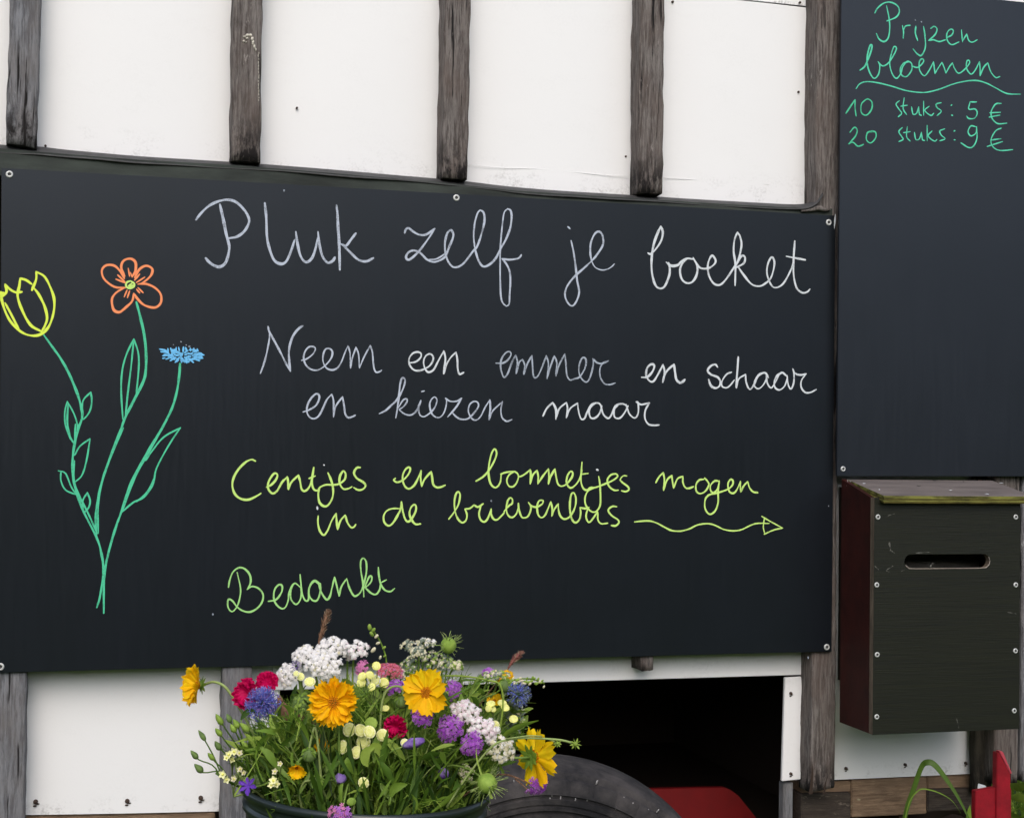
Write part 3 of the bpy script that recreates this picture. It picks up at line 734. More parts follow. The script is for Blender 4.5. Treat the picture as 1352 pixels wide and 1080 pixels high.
strokes('chalk_word', 'white chalk word kiezen', CH['white'], c6, [
 ([5,718,60,690,110,645,165,590,215,500,235,430,225,400,205,405,190,460,180,560,165,680,152,755],2.5), [175,665,215,600,250,585,250,615,215,660,180,680], [180,680,230,720,285,730,330,700,365,640,378,600], ([382,521,408,515],2.8),
 [375,600,355,660,365,725,400,745,440,725,480,690,510,640,518,590,495,570,465,600,455,650,475,720,520,752,560,740,590,690,605,620,600,580], [595,580,640,608,700,605,740,580], [740,580,690,660,615,748], [650,700,690,745,740,768,800,760,860,700,890,650,880,615,845,610,810,640,800,700,830,760,870,775,910,740,950,660,992,595],
 ([992,595,995,680,985,770],3), [988,765,1020,690,1105,610], [1105,610,1090,680,1100,750,1140,785,1190,770]], 2.2)
strokes('chalk_word', 'white chalk word maar', CH['bright'], c7, [
 [208,615,235,560,280,515], ([280,515,305,570,303,640],3), [305,630,330,560,382,515], [382,515,390,560,380,630], [382,625,410,560,465,520], [465,520,472,580,490,635,515,635,535,590,570,530,620,520,645,550],
 [600,518,565,545,550,580,560,625,590,632,625,600,645,540], [635,530,655,600,690,632,715,610,745,540,800,525,835,545], [770,530,740,560,735,600,745,628,780,630,815,590,840,540], [825,530,850,600,890,630,915,595,915,520,900,510], [900,510,935,530,970,525,1000,518], [1000,518,970,570,965,630,990,675,1030,685,1070,682]], 2.5)
d1 = (290,590,.15533); d2 = (490,590,.13314); d3 = (630,590,.16272); d4 = (830,590,.16272); d5 = (290,730,.17751)
strokes('chalk_word', 'yellow-green chalk word Centjes', CH['lime'], d1, [
 [305,120,270,108,220,130,160,190,120,260,108,330,130,400,180,440,240,448,300,425,350,395],
 [398,342,440,320,480,275,490,235,465,225,435,260,412,310,415,360,450,395,490,370,530,300,575,255], [575,255,582,300,585,360], [585,360,610,300,670,240], [670,240,685,300,695,355,720,375,755,350,780,290,800,175],
 [800,175,790,240,785,310,800,360,835,370,850,345,900,322,960,322,1010,315,1060,280,1070,230,1050,205,1022,250,1020,310,1050,355,1090,355,1125,338], [760,268,812,246],
 [920,220,950,290,965,370,955,440,920,495,885,503,848,470,838,400,850,345], [1195,175,1165,178,1142,220,1165,265,1220,300,1240,330,1215,360,1175,365,1140,345]], 2.9)
strokes('chalk_dot', 'white dot over the j of Centjes', CH['bright'], d1, [[885,153,892,155]], 3.4)
strokes('chalk_dot', 'white dot over the i of in', CH['bright'], d1, [[829,508,831,530]], 3.0)
strokes('chalk_word', 'yellow-green chalk word in', CH['lime'], d1, [[838,585,835,640,850,710,885,748,920,705,950,630,990,565], [990,565,995,640,1003,700], [1003,700,1025,630,1065,580], [1068,580,1085,640,1115,682,1140,680,1157,658]], 2.6)
strokes('chalk_word', 'yellow-green chalk word en', CH['lime'], d2, [[240,310,225,330,260,350,320,325,370,270,388,220,370,202,335,230,312,290,320,360,350,405,385,412,430,375,470,300,495,235], [495,235,490,310,500,390], [500,390,530,320,595,245], [595,245,605,300,615,370,650,400,690,398,735,378]], 2.7)
strokes('chalk_word', 'yellow-green chalk word de', CH['lime'], d2, [[300,545,290,620,250,700,210,760,170,780,130,745,125,680,160,630,220,610,290,612], [300,545,310,620,335,710,365,740,400,715,440,640,445,590,425,572,395,600,380,660,400,720,440,765,490,762]], 2.7)
strokes('chalk_word', 'yellow-green chalk word bonnetjes', CH['lime'], d3, [
 [-9,277,50,240,95,190,140,110,158,50,142,18,118,50,98,130,92,220,110,300,150,330,185,290,195,222], [190,220,240,205,300,200,325,215], [300,200,260,225,240,270,255,315,290,322,320,290,335,240,325,210], [325,210,340,240,380,225,430,185],
 [430,185,435,230,430,300], [430,300,450,230,485,190], [485,190,495,240,492,300], [492,300,530,240,578,178], [578,178,582,240,578,300], [578,300,595,240,630,180], [630,180,640,240,655,300,685,318,725,300,765,250,775,210,755,200,730,240,725,295,755,332,795,310,830,260,850,190],
 [850,125,845,200,842,280,860,335,890,350,920,330,960,328,1060,290,1110,265,1140,235,1120,218,1080,230,1055,270,1070,320,1110,350,1145,350], [838,222,900,215], [985,240,995,300,1000,400,995,480,960,525,920,520,880,470,875,410,900,355,950,330],
 [1215,235,1185,235,1160,265,1180,290,1220,320,1230,345,1205,362,1170,355]], 2.6)
strokes('chalk_word', 'yellow-green chalk word brievenbus', CH['lime'], d2, [
 [770,715,820,650,865,570,882,480,865,445,840,470,825,550,835,650,865,720,905,750,940,725,950,670,930,615], [930,615,980,608,1020,575], [1020,575,1060,595,1112,562], [1090,580,1070,660,1085,720,1120,742,1155,710,1190,615],
 [1190,615,1190,670,1215,715,1250,720,1290,685,1320,650],
 [1317,640,1370,580,1398,560,1400,520,1378,505,1352,540,1340,620,1360,680,1400,698,1440,660,1462,590],
 [1460,560,1465,620,1490,690,1520,702,1560,680,1585,600,1560,550], [1562,555,1590,585,1640,595,1690,570,1705,545,1700,530,1665,535,1645,590,1655,670,1690,700,1730,665,1780,545],
 [1780,545,1795,610,1790,685], [1790,685,1815,620,1855,565], [1855,565,1860,640,1880,690,1920,715,1975,685,2020,600,2030,510,2008,455,1982,475,1970,560,1974,650,1995,725,2030,750,2065,715,2077,650,2070,600],
 [2070,600,2120,610,2160,600], [2150,605,2130,680,2145,735,2170,742,2205,700,2245,640], [2248,645,2248,720,2280,760,2345,755],
 [2435,592,2390,590,2350,628,2385,680,2445,720,2455,750,2425,780,2380,778]], 2.6)
strokes('chalk_dot', 'white dot over the i of brievenbus', CH['faint'], d2, [[1190,529,1192,540]], 3.0)
strokes('chalk_dot', 'white dot over a letter', CH['bright'], d3, [[970,184,980,188]], 3.2)
strokes('chalk_word', 'yellow-green chalk word mogen', CH['lime'], d4, [
 [220,290,245,245,280,208], [280,208,290,270,282,352], [284,350,310,270,350,232], [350,232,355,280,365,335], [365,335,395,260,440,238], [440,238,440,290,460,330,490,335,525,322], [610,262,570,270,545,310,550,360,580,378,620,360,650,310,640,280,615,252],
 [735,280,700,275,665,310,665,355,690,370,720,340,735,280], [735,275,725,370,725,450,700,520,655,545,620,500,620,430,650,390,710,375,800,345,840,310,845,275,825,265,805,300,815,360,850,375,880,340,905,280], [905,280,905,320,910,365], [910,365,930,320,965,280], [965,280,980,330,1010,365,1048,370]], 2.6)
strokes('chalk_arrow', 'long wavy yellow-green chalk arrow pointing right', CH['lime'], d4, [
 ([48,608,100,602,170,600,230,618,290,650,350,678,420,682,490,665,560,632,640,622,700,635,770,668,840,680,910,672,980,640,1040,620,1140,620],2.2), [1078,562,1160,610,1250,658], [1250,658,1180,672,1098,708], [1105,705,1092,650,1100,580]], 2.1)
strokes('chalk_word', 'light green chalk word Bedankt', CH['green'], d5, [
 [65,255,75,200,100,140,145,108,190,120,225,165,230,220,205,270], [205,270,240,248,285,260,320,300,320,350,290,400,235,435,180,432,130,400,95,355,65,345,60,390,75,425,100,432,130,395,150,330,155,260,130,145],
 [362,358,420,345,460,290,465,245,440,235,410,270,402,330,420,380,460,412,490,400,510,350,515,300,540,240,560,222], [600,255,560,225,530,270,530,340,565,380,595,355,608,290,598,160], [605,240,612,300,635,350,660,345,665,260,700,205,745,225],
 [745,240,705,210,670,250,665,310,690,350,725,350,748,290,750,225], [735,215,755,290,795,345,820,320,835,260,855,178], [855,178,870,240,888,320], [888,320,905,250,945,190], [945,190,965,260,1000,318,1040,300,1065,250,1090,150,1090,70,1070,38,1050,60,1050,130,1065,220,1072,325],
 [1075,260,1110,180,1130,175,1125,215,1085,255], [1085,260,1130,300,1165,305,1190,270,1195,230], [1180,105,1185,170,1200,235,1230,275,1270,285,1302,262], [1200,220,1240,198]], 2.4)
# price list
e6 = (1100,0,.18639); e7 = (1100,110,.18639)
K = dict(parent=pb, Y=PBY)
strokes('chalk_word', 'mint green chalk word Prijzen', CH['mint2'], e6, [
 [295,95,315,60,360,25,410,20,455,45,468,85,445,125,380,152], [378,45,395,130,400,200,390,270,360,298,325,280,305,240], [490,185,498,230,495,275], [495,230,510,190,545,182], [585,190,582,240,598,290], [640,190,650,260,652,340,625,395,595,385,565,350],
 [690,205,715,190,735,210,720,250,675,290], [675,290,710,285,750,298,795,285], [805,270,840,250,850,220,830,210,805,240,808,290,840,320,890,300], [908,215,915,300], [915,295,945,245], [945,245,960,290,985,302,1020,285]], 2.2, **K)
strokes('chalk_dot', None, CH['faint'], e6, [[581,144,584,147]], 2.6, **K)
strokes('chalk_dot', None, CH['faint'], e6, [[624,157,627,160]], 2.6, **K)
strokes('chalk_word', 'mint green chalk word bloemen', CH['mint2'], e6, [
 ([190,500,225,470,260,390,275,330,262,325,245,380,240,450,260,520,290,558,320,530,330,470,318,440],2.4), [318,440,350,470,390,450,430,390,448,345,430,335,410,390,400,460,420,530,450,558,480,520,490,480,520,440,540,440], [545,440,500,450,475,490,485,535,520,545,555,500,555,455,530,435],
 [555,470,600,480,640,440,630,420,610,440,612,500,645,540,680,500,710,440], [710,440,715,480,720,525], [720,525,740,490,770,445], [770,445,785,480,798,522], [798,522,820,480,845,448], [845,448,860,490,890,522,935,490,965,450,960,430,945,440,945,490,975,528,1005,500,1035,440], [1035,440,1040,490,1040,540], [1040,540,1065,480,1095,448], [1095,448,1115,510,1150,552,1180,545]], 2.1, **K)
strokes('chalk_line', 'wavy mint green chalk underline', CH['mint2'], e7, [[162,40,190,5,240,-9,320,0,420,25,520,55,640,68,740,48,830,15,900,-5,1000,-18,1080,0,1150,35,1230,75,1325,80]], 1.9, **K)
strokes('chalk_digit', 'mint green chalk digit 1', CH['mint'], e7, [[90,215,130,155,155,118], [155,118,155,180,162,235]], 2.1, **K)
strokes('chalk_digit', 'mint green chalk zero, upper row', CH['mint'], e7, [[235,115,200,150,200,210,235,228,270,190,275,140,250,115,225,120]], 2.1, **K)
strokes('chalk_word', 'mint green chalk word stuks in the upper row', CH['mint2'], e7, [
 [470,125,445,150,465,185,485,215,460,240], [503,105,495,180,520,225], [478,165,525,158], [555,170,565,220,590,215,605,170], [605,170,610,220,625,230], [640,130,640,230], [680,165,648,195,690,230,712,215], [765,140,730,150,735,175,765,200,735,232]], 1.9, **K)
strokes('chalk_digit', 'mint green chalk digit 5', CH['mint2'], e7, [[1015,135,970,135], [970,135,960,185,1005,185,1020,215,1000,250,960,252,945,235]], 2.1, **K)
strokes('chalk_euro_sign', 'mint green chalk euro sign, upper row', CH['mint2'], e7, [[1190,145,1150,150,1120,200,1125,250,1165,288,1230,285], [1108,212,1185,208], [1105,242,1180,228]], 2.1, **K)
strokes('chalk_digit', 'mint green chalk digit 2', CH['mint'], e7, [[118,350,150,315,170,335,155,380,108,432], [108,432,140,420,175,448,215,435]], 2.1, **K)
strokes('chalk_digit', 'mint green chalk zero, lower row', CH['mint'], e7, [[290,345,245,350,235,400,265,425,300,390,300,350,270,340]], 2.1, **K)
strokes('chalk_word', 'mint green chalk word stuks in the lower row', CH['mint2'], e7, [
 [490,315,465,345,485,380,495,400,465,415], [525,310,520,380,545,412], [498,352,545,345], [575,350,585,400,610,395,625,350], [625,350,632,400,648,408], [665,300,665,410], [700,340,672,375,715,412,735,400], [790,325,755,340,765,370,792,395,755,410]], 1.9, **K)
strokes('chalk_digit', 'mint green chalk digit 9', CH['mint2'], e7, [[1010,310,975,305,955,345,975,375,1010,355,1015,310], [1015,310,1018,390,995,445,960,458,905,425]], 2.1, **K)
strokes('chalk_euro_sign', 'mint green chalk euro sign, lower row', CH['mint2'], e7, [[1190,320,1150,340,1118,400,1130,450,1180,478,1272,472], [1115,405,1188,395], [1090,450,1200,415]], 2.1, **K)
for dt in ([834,160,841,155],[838,228,846,230],[855,342,862,337],[856,402,864,404]): strokes('chalk_dot', None, CH['mint2'], e7, [dt], 2.2, **K)
# drawn flowers
f8 = (0,340,.2222); f9 = (60,560,.24067)
strokes('chalk_tulip', 'yellow chalk tulip outline', CH['yellow'], f8, [
 [5,205,12,260,35,330,70,390,130,445,190,465,245,455,290,410,318,330,322,250,300,180,265,115,215,85], [215,85,215,130,190,195], [30,270,70,345,110,425],
 [200,180,230,220,265,290,280,360,265,410,250,435], [190,160,155,135,120,125], [120,125,115,170,105,230,130,310,180,400,245,440], [130,205,95,208,60,190,30,160], [30,160,38,205,5,238], [0,215,20,210]], 3.2)
strokes('chalk_flower', 'orange chalk flower with five petals', CH['orange'], f8, [
 [740,112,720,60,735,20,775,8,805,30,805,80,785,115], [745,180,680,175,620,130,605,80,630,48,680,50,720,90,738,125], [800,120,830,70,870,50,905,70,895,110,850,150,820,160], [835,158,870,158,920,180,955,220,955,270,920,298,860,285,820,250,800,220],
 [735,182,690,210,665,250,675,310,710,325,750,295,785,260,795,215], ([762,65,770,112],2.2), ([775,90,785,118],2), ([700,105,742,145],2.4), ([690,130,745,152],2.4), ([830,100,800,135],2.2), ([860,118,810,150],2.2), ([820,180,850,210],2.2), ([812,190,830,212],2), ([770,200,757,240],2.2), ([755,195,738,235],2.2)], 3.1)
strokes('chalk_flower_centre', 'yellow-green chalk centre of the orange flower', CH['lime'], f8, [[775,140,752,150,750,172,770,185,795,175,797,155,775,140], [762,170,788,152], [765,178,792,165]], 2.4)
rb = random.Random(3); data = []
for k in range(64):
    a = rb.uniform(0, 2*math.pi); r = rb.uniform(0.35, 1.0)
    x = 1080+136*r*math.cos(a); y = 585+44*r*math.sin(a)
    if y < 545: y += 14
    l = rb.uniform(14, 30); b_ = math.atan2((585-y)*0.7, 1080-x)+rb.uniform(-0.5,0.5)
    data.append([x, y, x+l*math.cos(b_)*0.5+rb.uniform(-4,4), y+l*math.sin(b_)*0.5, x+l*math.cos(b_), y+l*math.sin(b_)])
for k in range(9):
    x = 1000+k*22; data.append([x, 560+rb.uniform(-6,6), x+rb.uniform(-10,4), 532+abs(x-1080)*0.12])
for (sx, sy) in ((948,545),(955,560),(965,585),(985,605),(1010,615),(1040,625),(1110,628),(1150,625),(1185,615),(1205,600),(1212,580),(1190,572)):
    data.append([sx, sy, (sx*0.75+1080*0.25), (sy*0.75+590*0.25)-4, (sx*0.6+1080*0.4), (sy*0.6+595*0.4)])
strokes('chalk_cornflower', 'blue chalk cornflower of short scribbles', CH['blue'], f8, data, 2.2)
strokes('chalk_dot', 'white specks above the blue chalk flower', CH['faint'], f8, [[1030,518,1033,520],[1075,500,1078,503],[1105,520,1108,522],[1120,530,1130,528],[1152,540,1156,542]], 1.9)
strokes('chalk_stem', 'mint green chalk stem and leaves under the tulip', CH['mint'], f8, [
 ([260,460,310,530,360,600,410,690,460,810,485,900,488,950,465,1020,448,1085],3.0), [540,800,500,840,488,880,490,960,530,920,545,860,540,800], [400,855,385,920,390,1000,418,1080], [400,855,440,930,460,1000,455,1070], [405,870,400,980,418,1070]], 2.1)
strokes('chalk_stem', 'mint green chalk stem and long leaf under the orange flower', CH['mint'], f8, [
 ([810,265,830,340,855,450,868,570,865,680,850,740,800,840,740,960,700,1085],3.4), [795,485,750,580,725,680,720,800,730,960], [795,485,780,640,760,800,745,950], [795,485,820,560,825,640,815,760,810,810]], 2.2)
strokes('chalk_stem', 'mint green chalk stem under the blue flower', CH['mint'], f8, [([1070,630,1065,700,1050,800,1020,900,965,1010,920,1085],3.2)], 2.2)
strokes('chalk_stem', 'mint green chalk stems meeting at the foot of the drawing', CH['mint'], f9, [
 ([185,0,165,80,150,180,150,280,170,370,205,470,280,620,305,700,318,800,300,940,282,1005],2.9), [160,200,155,300,185,390,230,480,285,600], ([425,0,380,110,320,280,290,400,275,510,282,620],2.6), [428,20,350,200,303,350,288,480,290,600],
 ([650,0,570,150,490,290,430,450,380,580,340,730,322,850,320,1035],2.7), [600,80,520,220,460,340,415,480,370,620,330,760], [740,20,650,70,590,140,550,200], [740,20,680,110,610,240,590,330,540,400,480,430,410,490], [600,290,560,370,500,425],
 [245,80,190,120,160,170], [245,80,225,200,200,280,165,315], [70,255,110,270,140,340,165,380], [85,260,85,310,110,360,165,385], [230,375,205,420,210,480,235,460,245,420,230,375], [110,0,130,60,155,105], [165,0,160,80]], 2.2)
# small splashes of paint and chips on the boards
mb = MB(); rb = random.Random(11)
for px, py, r in ((281,811,0.0022),(375,252,0.0022),(1094,668,0.0015),(1067,868,0.0025)):
    mb.ball(at(px,py,-0.0006), r, 0.0005, r*1.4, nu=6, nv=4)
mb.build('paint_speck', CH['faint'], bb, 'tiny pale specks', kind='stuff')
mb = MB(); mb.leaf(at(1103,283,-0.0012), at(1101.5,303,-0.0012), 0.005, None, 4, 0, 0.0, up=Vector((0,-1,0))); mb.build('paint_chip', CH['bright'], bb)

# ------------------------------------------------------------------ letter box
ply_front = mat('film_faced_plywood', (0.0085,0.0095,0.0036,1), rough=0.52, spec=0.38, col2=(0.0045,0.0052,0.0026,1), noise_scale=30, stretch=(0.16,1,8), bump=0.55, bump_scale=60, bdist=0.0010)
ply_side = mat('red_brown_plywood', (0.036,0.0055,0.0036,1), rough=0.6, spec=0.3, noise_amt=0.45, noise_scale=14, bump=0.2)
ply_edge = mat('plywood_edge', (0.15,0.115,0.085,1), rough=0.9, spec=0.2, noise_amt=0.5, noise_scale=50, stretch=(1,1,0.3), bump=0.5)
ply_moss = mat('mossy_ply', (0.22,0.22,0.055,1), rough=0.95, spec=0.1, col2=(0.045,0.042,0.015,1), noise_scale=45, stretch=(0.3,1,2), bump=0.8, bump_scale=90)
ply_glue = mat('dark_ply', (0.10,0.085,0.02,1), rough=0.95, spec=0.1, col2=(0.03,0.025,0.01,1), noise_scale=60, stretch=(0.3,1,1))
ply_top = mat('weathered_lid_top', (0.17,0.145,0.135,1), rough=0.75, spec=0.3, col2=(0.10,0.085,0.08,1), noise_scale=12, stretch=(0.4,2,1), bump=0.3)
BD = 0.188                       # depth of the box
BF = PBY+0.004-BD                # front face plane
box = thing('letter_box', 'dark plywood letter box with mossy sloping lid hanging under the price board', 'letter box', at(1245,965,-0.09))
fl_ = at(1152,969.5,BF); fr_ = at(1345.5,962.5,BF)
x0, x1 = fl_.x, fr_.x; z0 = (fl_.z+fr_.z)/2
z1f = at(1155,657,BF).z
tf = 0.020
sl0 = at(1194,741,BF); sl1 = at(1307,741,BF); szh = (at(1250,731.5,BF).z-at(1250,750.5,BF).z)/2
zc = at(1250,741,BF).z; ring = []
xa, xb = sl0.x+szh, sl1.x-szh
for k in range(9): a = math.pi/2+math.pi*k/8; ring.append((xa+szh*math.cos(a), zc+szh*math.sin(a)))
for k in range(9): a = -math.pi/2+math.pi*k/8; ring.append((xb+szh*math.cos(a), zc+szh*math.sin(a)))
fp = panel_holes('front_panel', [(x0,z0),(x1,z0),(x1,z1f),(x0,z1f)], [ring], BF, BF+tf, [ply_front], box)
for p in fp.data.polygons: p.use_smooth = False
fp.data.materials.append(ply_edge)
for p in fp.data.polygons:
    if abs(p.normal.y) < 0.5: p.material_index = 1
# slot lip, worn pale along the lower edge
mb = MB(); pts = [Vector((x, BF-0.0004, z)) for x, z in ring]; pts = pts[8:12]+pts[12:]
lip = [Vector((xa-szh*0.8, BF-0.0003, zc-szh*0.5)), Vector((xa-szh*0.3, BF-0.0003, zc-szh*0.95)), Vector((xa+0.02, BF-0.0003, zc-szh)), Vector((xb-0.02, BF-0.0003, zc-szh)), Vector((xb+szh*0.4, BF-0.0003, zc-szh*0.92)), Vector((xb+szh*0.9, BF-0.0003, zc-szh*0.45)), Vector((xb+szh, BF-0.0003, zc)), Vector((xb+szh*0.8, BF-0.0003, zc+szh*0.6))]
mb.tube(lip, [0.0012,0.0016,0.0010,0.0010,0.0016,0.0014,0.001,0.0006], 5)
mb.build('slot_edge', mat('bare_wood_edge', (0.35,0.30,0.26,1), rough=0.9, noise_amt=0.4, noise_scale=120), box)
slope_back = at(1122,633,BF+BD)
zback = at(1110,640,BF+BD).z
def side(xl_, nm, mt):
    mb = MB(); y0, y1 = BF+tf+0.0005, BF+BD
    mb.hexa([(xl_,y0,z0),(xl_+0.012,y0,z0),(xl_+0.012,y1,z0),(xl_,y1,z0),(xl_,y0,z1f-0.001),(xl_+0.012,y0,z1f-0.001),(xl_+0.012,y1,z1f+0.045),(xl_,y1,z1f+0.045)])
    return mb.build(nm, mt, box)
side(x0+0.0015, 'side_panel', ply_side); side(x1-0.0135, 'side_panel', ply_side)
mb = MB(); mb.box((x0+0.014,BF+BD-0.012,z0),(x1-0.014,BF+BD-0.0005,z1f+0.03)); mb.build('back_panel', mat('lightened_ply_inside', (0.42,0.38,0.34,1), rough=0.9, noise_amt=0.2), box)  # back panel coloured paler to stand in for light inside the box
mb = MB(); mb.box((x0+0.014,BF+tf+0.001,z0+0.002),(x1-0.014,BF+BD-0.013,z0+0.014)); mb.build('bottom_panel', ply_side, box)
for px, py in ((1159,682.5),(1341,682.5),(1157.5,772),(1341,772),(1158,864),(1340.5,859),(1157.5,946),(1339,938)): washer(box, at(px,py,BF), 0.80)
# lid
LF = BF-0.022; LB = PBY-0.001
lf0 = at(1167,655,LF); lf1 = at(1420,654,LF)
lx0 = lf0.x; lx1 = x1+0.03
lzt = lf0.z+0.001; lth_ = 0.020
lzb = at(1122,633,LB).z
rise = lzb-lzt
lid = thing  # placeholder
mb = MB()
lbx0 = min(lx0, at(1121,633,LB).x)
npl = 5; zz = lzt
lidmats = [ply_top, ply_moss, ply_glue, ply_edge]
rl = random.Random(5)
for i in range(npl):
    t_ = lth_/npl; a_ = zz-t_; dx = rl.uniform(-0.0008,0.0008)
    y0 = LF+rl.uniform(0,0.0012)
    mb.hexa([(lx0+dx,y0,a_+0.0002),(lx1,y0,a_+0.0002),(lx1,LB,a_+rise),(lx0+dx,LB,a_+rise),(lx0+dx,y0,zz),(lx1,y0,zz),(lx1,LB,zz+rise),(lx0+dx,LB,zz+rise)], 0 if i == 0 else (1 if i % 2 else 2))
    zz = a_
lidm = mesh_of(mb, 'lid', lidmats)
bm = bmesh.new(); bm.from_mesh(lidm); bmesh.ops.recalc_face_normals(bm, faces=bm.faces)
for f_ in bm.faces:
    if f_.normal.z > 0.7 and f_.calc_center_median().z > 0 and f_.material_index == 0: f_.material_index = 0
    elif f_.material_index == 0: f_.material_index = 1
bm.to_mesh(lidm); bm.free()
lidob = link('lid', lidm, box, 'sloping plywood lid with green moss on its layered front edge')
# marks: screws and pale chips on lid, scratches on the front
mb = MB()
def lidp(px, py):     # point on lid's upper surface
    d = FW*FPX + RT*(px-676) + UP*(540-py)
    n_ = Vector((0, -rise, LB-LF)); p0 = Vector((0, LF, lzt))
    return CAM + d*((p0-CAM).dot(n_)/d.dot(n_))
for px, py, r in ((1141,638.5,0.005),(1161,646.5,0.0028),(1255,647.5,0.005),(1303,652.5,0.007),(1322,638,0.007)):
    p = lidp(px,py); mb.ball(p+Vector((0,0,0.0006)), r, r*0.8, 0.0010, nu=7, nv=4, jit=0.25)
mb.build('pale_chip', CH['bright'], lidob, kind='stuff')
mb = MB()
for px, py, r in ((1213,641.5,0.009),(1234,634.5,0.007),(1272,636,0.004)):
    mb.ball(lidp(px,py)+Vector((0,0,0.0004)), r, r*0.5, 0.0008, nu=8, nv=4, jit=0.2)
mb.build('dark_stain', M['screw_dark'], lidob, kind='stuff')
mb = MB(); rb = random.Random(2)
for (xa_, ya_, xb_, yb_, w_) in ((1174,716,1176,727,3.2),(1177,727,1181,730,1.8),(1172,681,1181,678,1.2),(1171,752,1179,747,1.6),(1155,747,1160,752,1.4),(1209,730,1227,729,1.6),(1228,748,1232,743,3),(1263,948,1266,961,1.0),(1330,808,1342,810,1.2),(1170,753,1174,755,1.2),(1190,754,1194,752,1.0)):
    p = at(xa_,ya_,BF-0.0004); q = at(xb_,yb_,BF-0.0004); mb.leaf(p, q, w_/540, None, 5, 0, 0.0, up=Vector((0,-1,0)), prof=lambda t: 0.5+0.5*math.sin(7*t))
mb.build('scratch', mat('dull_scratch', (0.16,0.16,0.14,1), rough=0.9, noise_amt=0.6, noise_scale=300), fp, kind='stuff')
# pale splinters and cobweb at the back corner of the lid
mb = MB()
for k in range(7):
    p = at(1121+rb.uniform(-2,4),633+rb.uniform(0,5),LB-0.02); q = p+Vector((rb.uniform(-0.02,0.01),-0.005,rb.uniform(-0.025,0.0)))
    mb.tube([p,(p+q)/2+Vector((0.002,0,-0.002)),q], 0.0005, 4)
mb.build('cobweb', mat('cobweb', (0.5,0.5,0.48,1), rough=0.9), lidob, kind='stuff')
# bearer behind the letter box joins it to the price board lath
plank_ = MB(); plank_.box((x0+0.05, BF+BD+0.0005, z0+0.10), (x0+0.10, 0.011+0.07, z1f+0.02)); bk = plank_.build('bearer', M['post_dark'], box); set_grime(bk.data, lambda co: 0.3)

# ------------------------------------------------------------------ old tyre standing on the grass
M['tyre'] = mat('worn_tyre', (0.056,0.050,0.049,1), rough=0.8, spec=0.25, col2=(0.010,0.010,0.012,1), noise_scale=13, bump=0.6, bump_scale=70, bdist=0.004)
nt = M['tyre'].node_tree
TD = 3.08
tc_ = dp(712,1229,TD); TR = 0.411
TC = Vector((tc_.x, tc_.y, TR-0.004))
ax = (-FW).copy(); ax.z = 0; ax.normalize(); ax = (ax + Vector((0.10,0,0.0))).normalized()
side_v = Vector((0,0,1)).cross(ax).normalized(); up_v = Vector((0,0,1))
prof = [(0.205,0.060),(0.212,0.074),(0.225,0.080),(0.238,0.078),(0.245,0.086),(0.256,0.092),(0.258,0.088),(0.264,0.089),(0.266,0.095),(0.284,0.099),(0.286,0.094),(0.291,0.094),(0.293,0.1005),(0.300,0.102),(0.301,0.0985),(0.304,0.0985),(0.305,0.103),(0.312,0.103),(0.314,0.0975),(0.319,0.0975),(0.321,0.104),(0.328,0.104),(0.329,0.1010),(0.332,0.1010),(0.333,0.104),(0.343,0.104),(0.345,0.099),(0.350,0.099),(0.352,0.1035),(0.368,0.100),(0.379,0.093),(0.3815,0.086),(0.386,0.084),(0.393,0.080),(0.400,0.066),(0.404,0.045),(0.405,0.020),(0.405,0.0)]
prof = prof + [(r, -h) for r, h in reversed(prof[:-1])] + [(0.200,-0.05),(0.215,-0.045),(0.30,-0.08),(0.385,-0.07),(0.39,0.0),(0.385,0.07),(0.30,0.08),(0.215,0.045),(0.200,0.05)]
seg = 240; mb = MB(); vs = []
for k in range(seg):
    a = 2*math.pi*k/seg
    dr = side_v*math.cos(a)+up_v*math.sin(a)
    for j, (r, h) in enumerate(prof):
        rr = r
        if 0.395 < r: rr = r + 0.0006*noise.noise(dr*14) 
        if 0.352 < r <= 0.379 and abs(h) > 0.05 and k % 5 == 0: h = h*0.94
        hh = h + (0.0004*noise.noise(dr*9+Vector((r*30,0,0))) if abs(h) > 0.07 else 0)
        vs.append(TC + dr*rr + ax*hh)
m_ = len(prof)
fs = [(k*m_+j, k*m_+(j+1)%m_, ((k+1)%seg)*m_+(j+1)%m_, ((k+1)%seg)*m_+j) for k in range(seg) for j in range(m_)]
mb.add(vs, fs, 0, True)
tyre = thing('old_tyre', 'worn black tyre standing upright behind the bucket of flowers', 'tyre', (TC.x,TC.y,0))
rg = mb.build('rubber_ring', M['tyre'], tyre)
bm = bmesh.new(); bm.from_mesh(rg.data)
for e in bm.edges:
    if len(e.link_faces) == 2 and e.calc_face_angle(0) > 0.55: e.smooth = False
bm.to_mesh(rg.data); bm.free()
mb = MB(); rb = random.Random(4)
for k in range(60):                                   # little wear pips and moulded nibs on the shoulder
    a = rb.uniform(0.1, math.pi-0.1); r = rb.uniform(0.340, 0.388); dr = side_v*math.cos(a)+up_v*math.sin(a)
    h = 0.1005 if r < 0.362 else 0.100-(r-0.362)*0.5
    p = TC+dr*r+ax*h; mb.tube([p-dr*0.004, p+dr*rb.uniform(0.001,0.006)], 0.0014, 5)
mb.build('rubber_nib', mat('scuffed_rubber', (0.25,0.24,0.24,1), rough=0.9), tyre, kind='stuff')

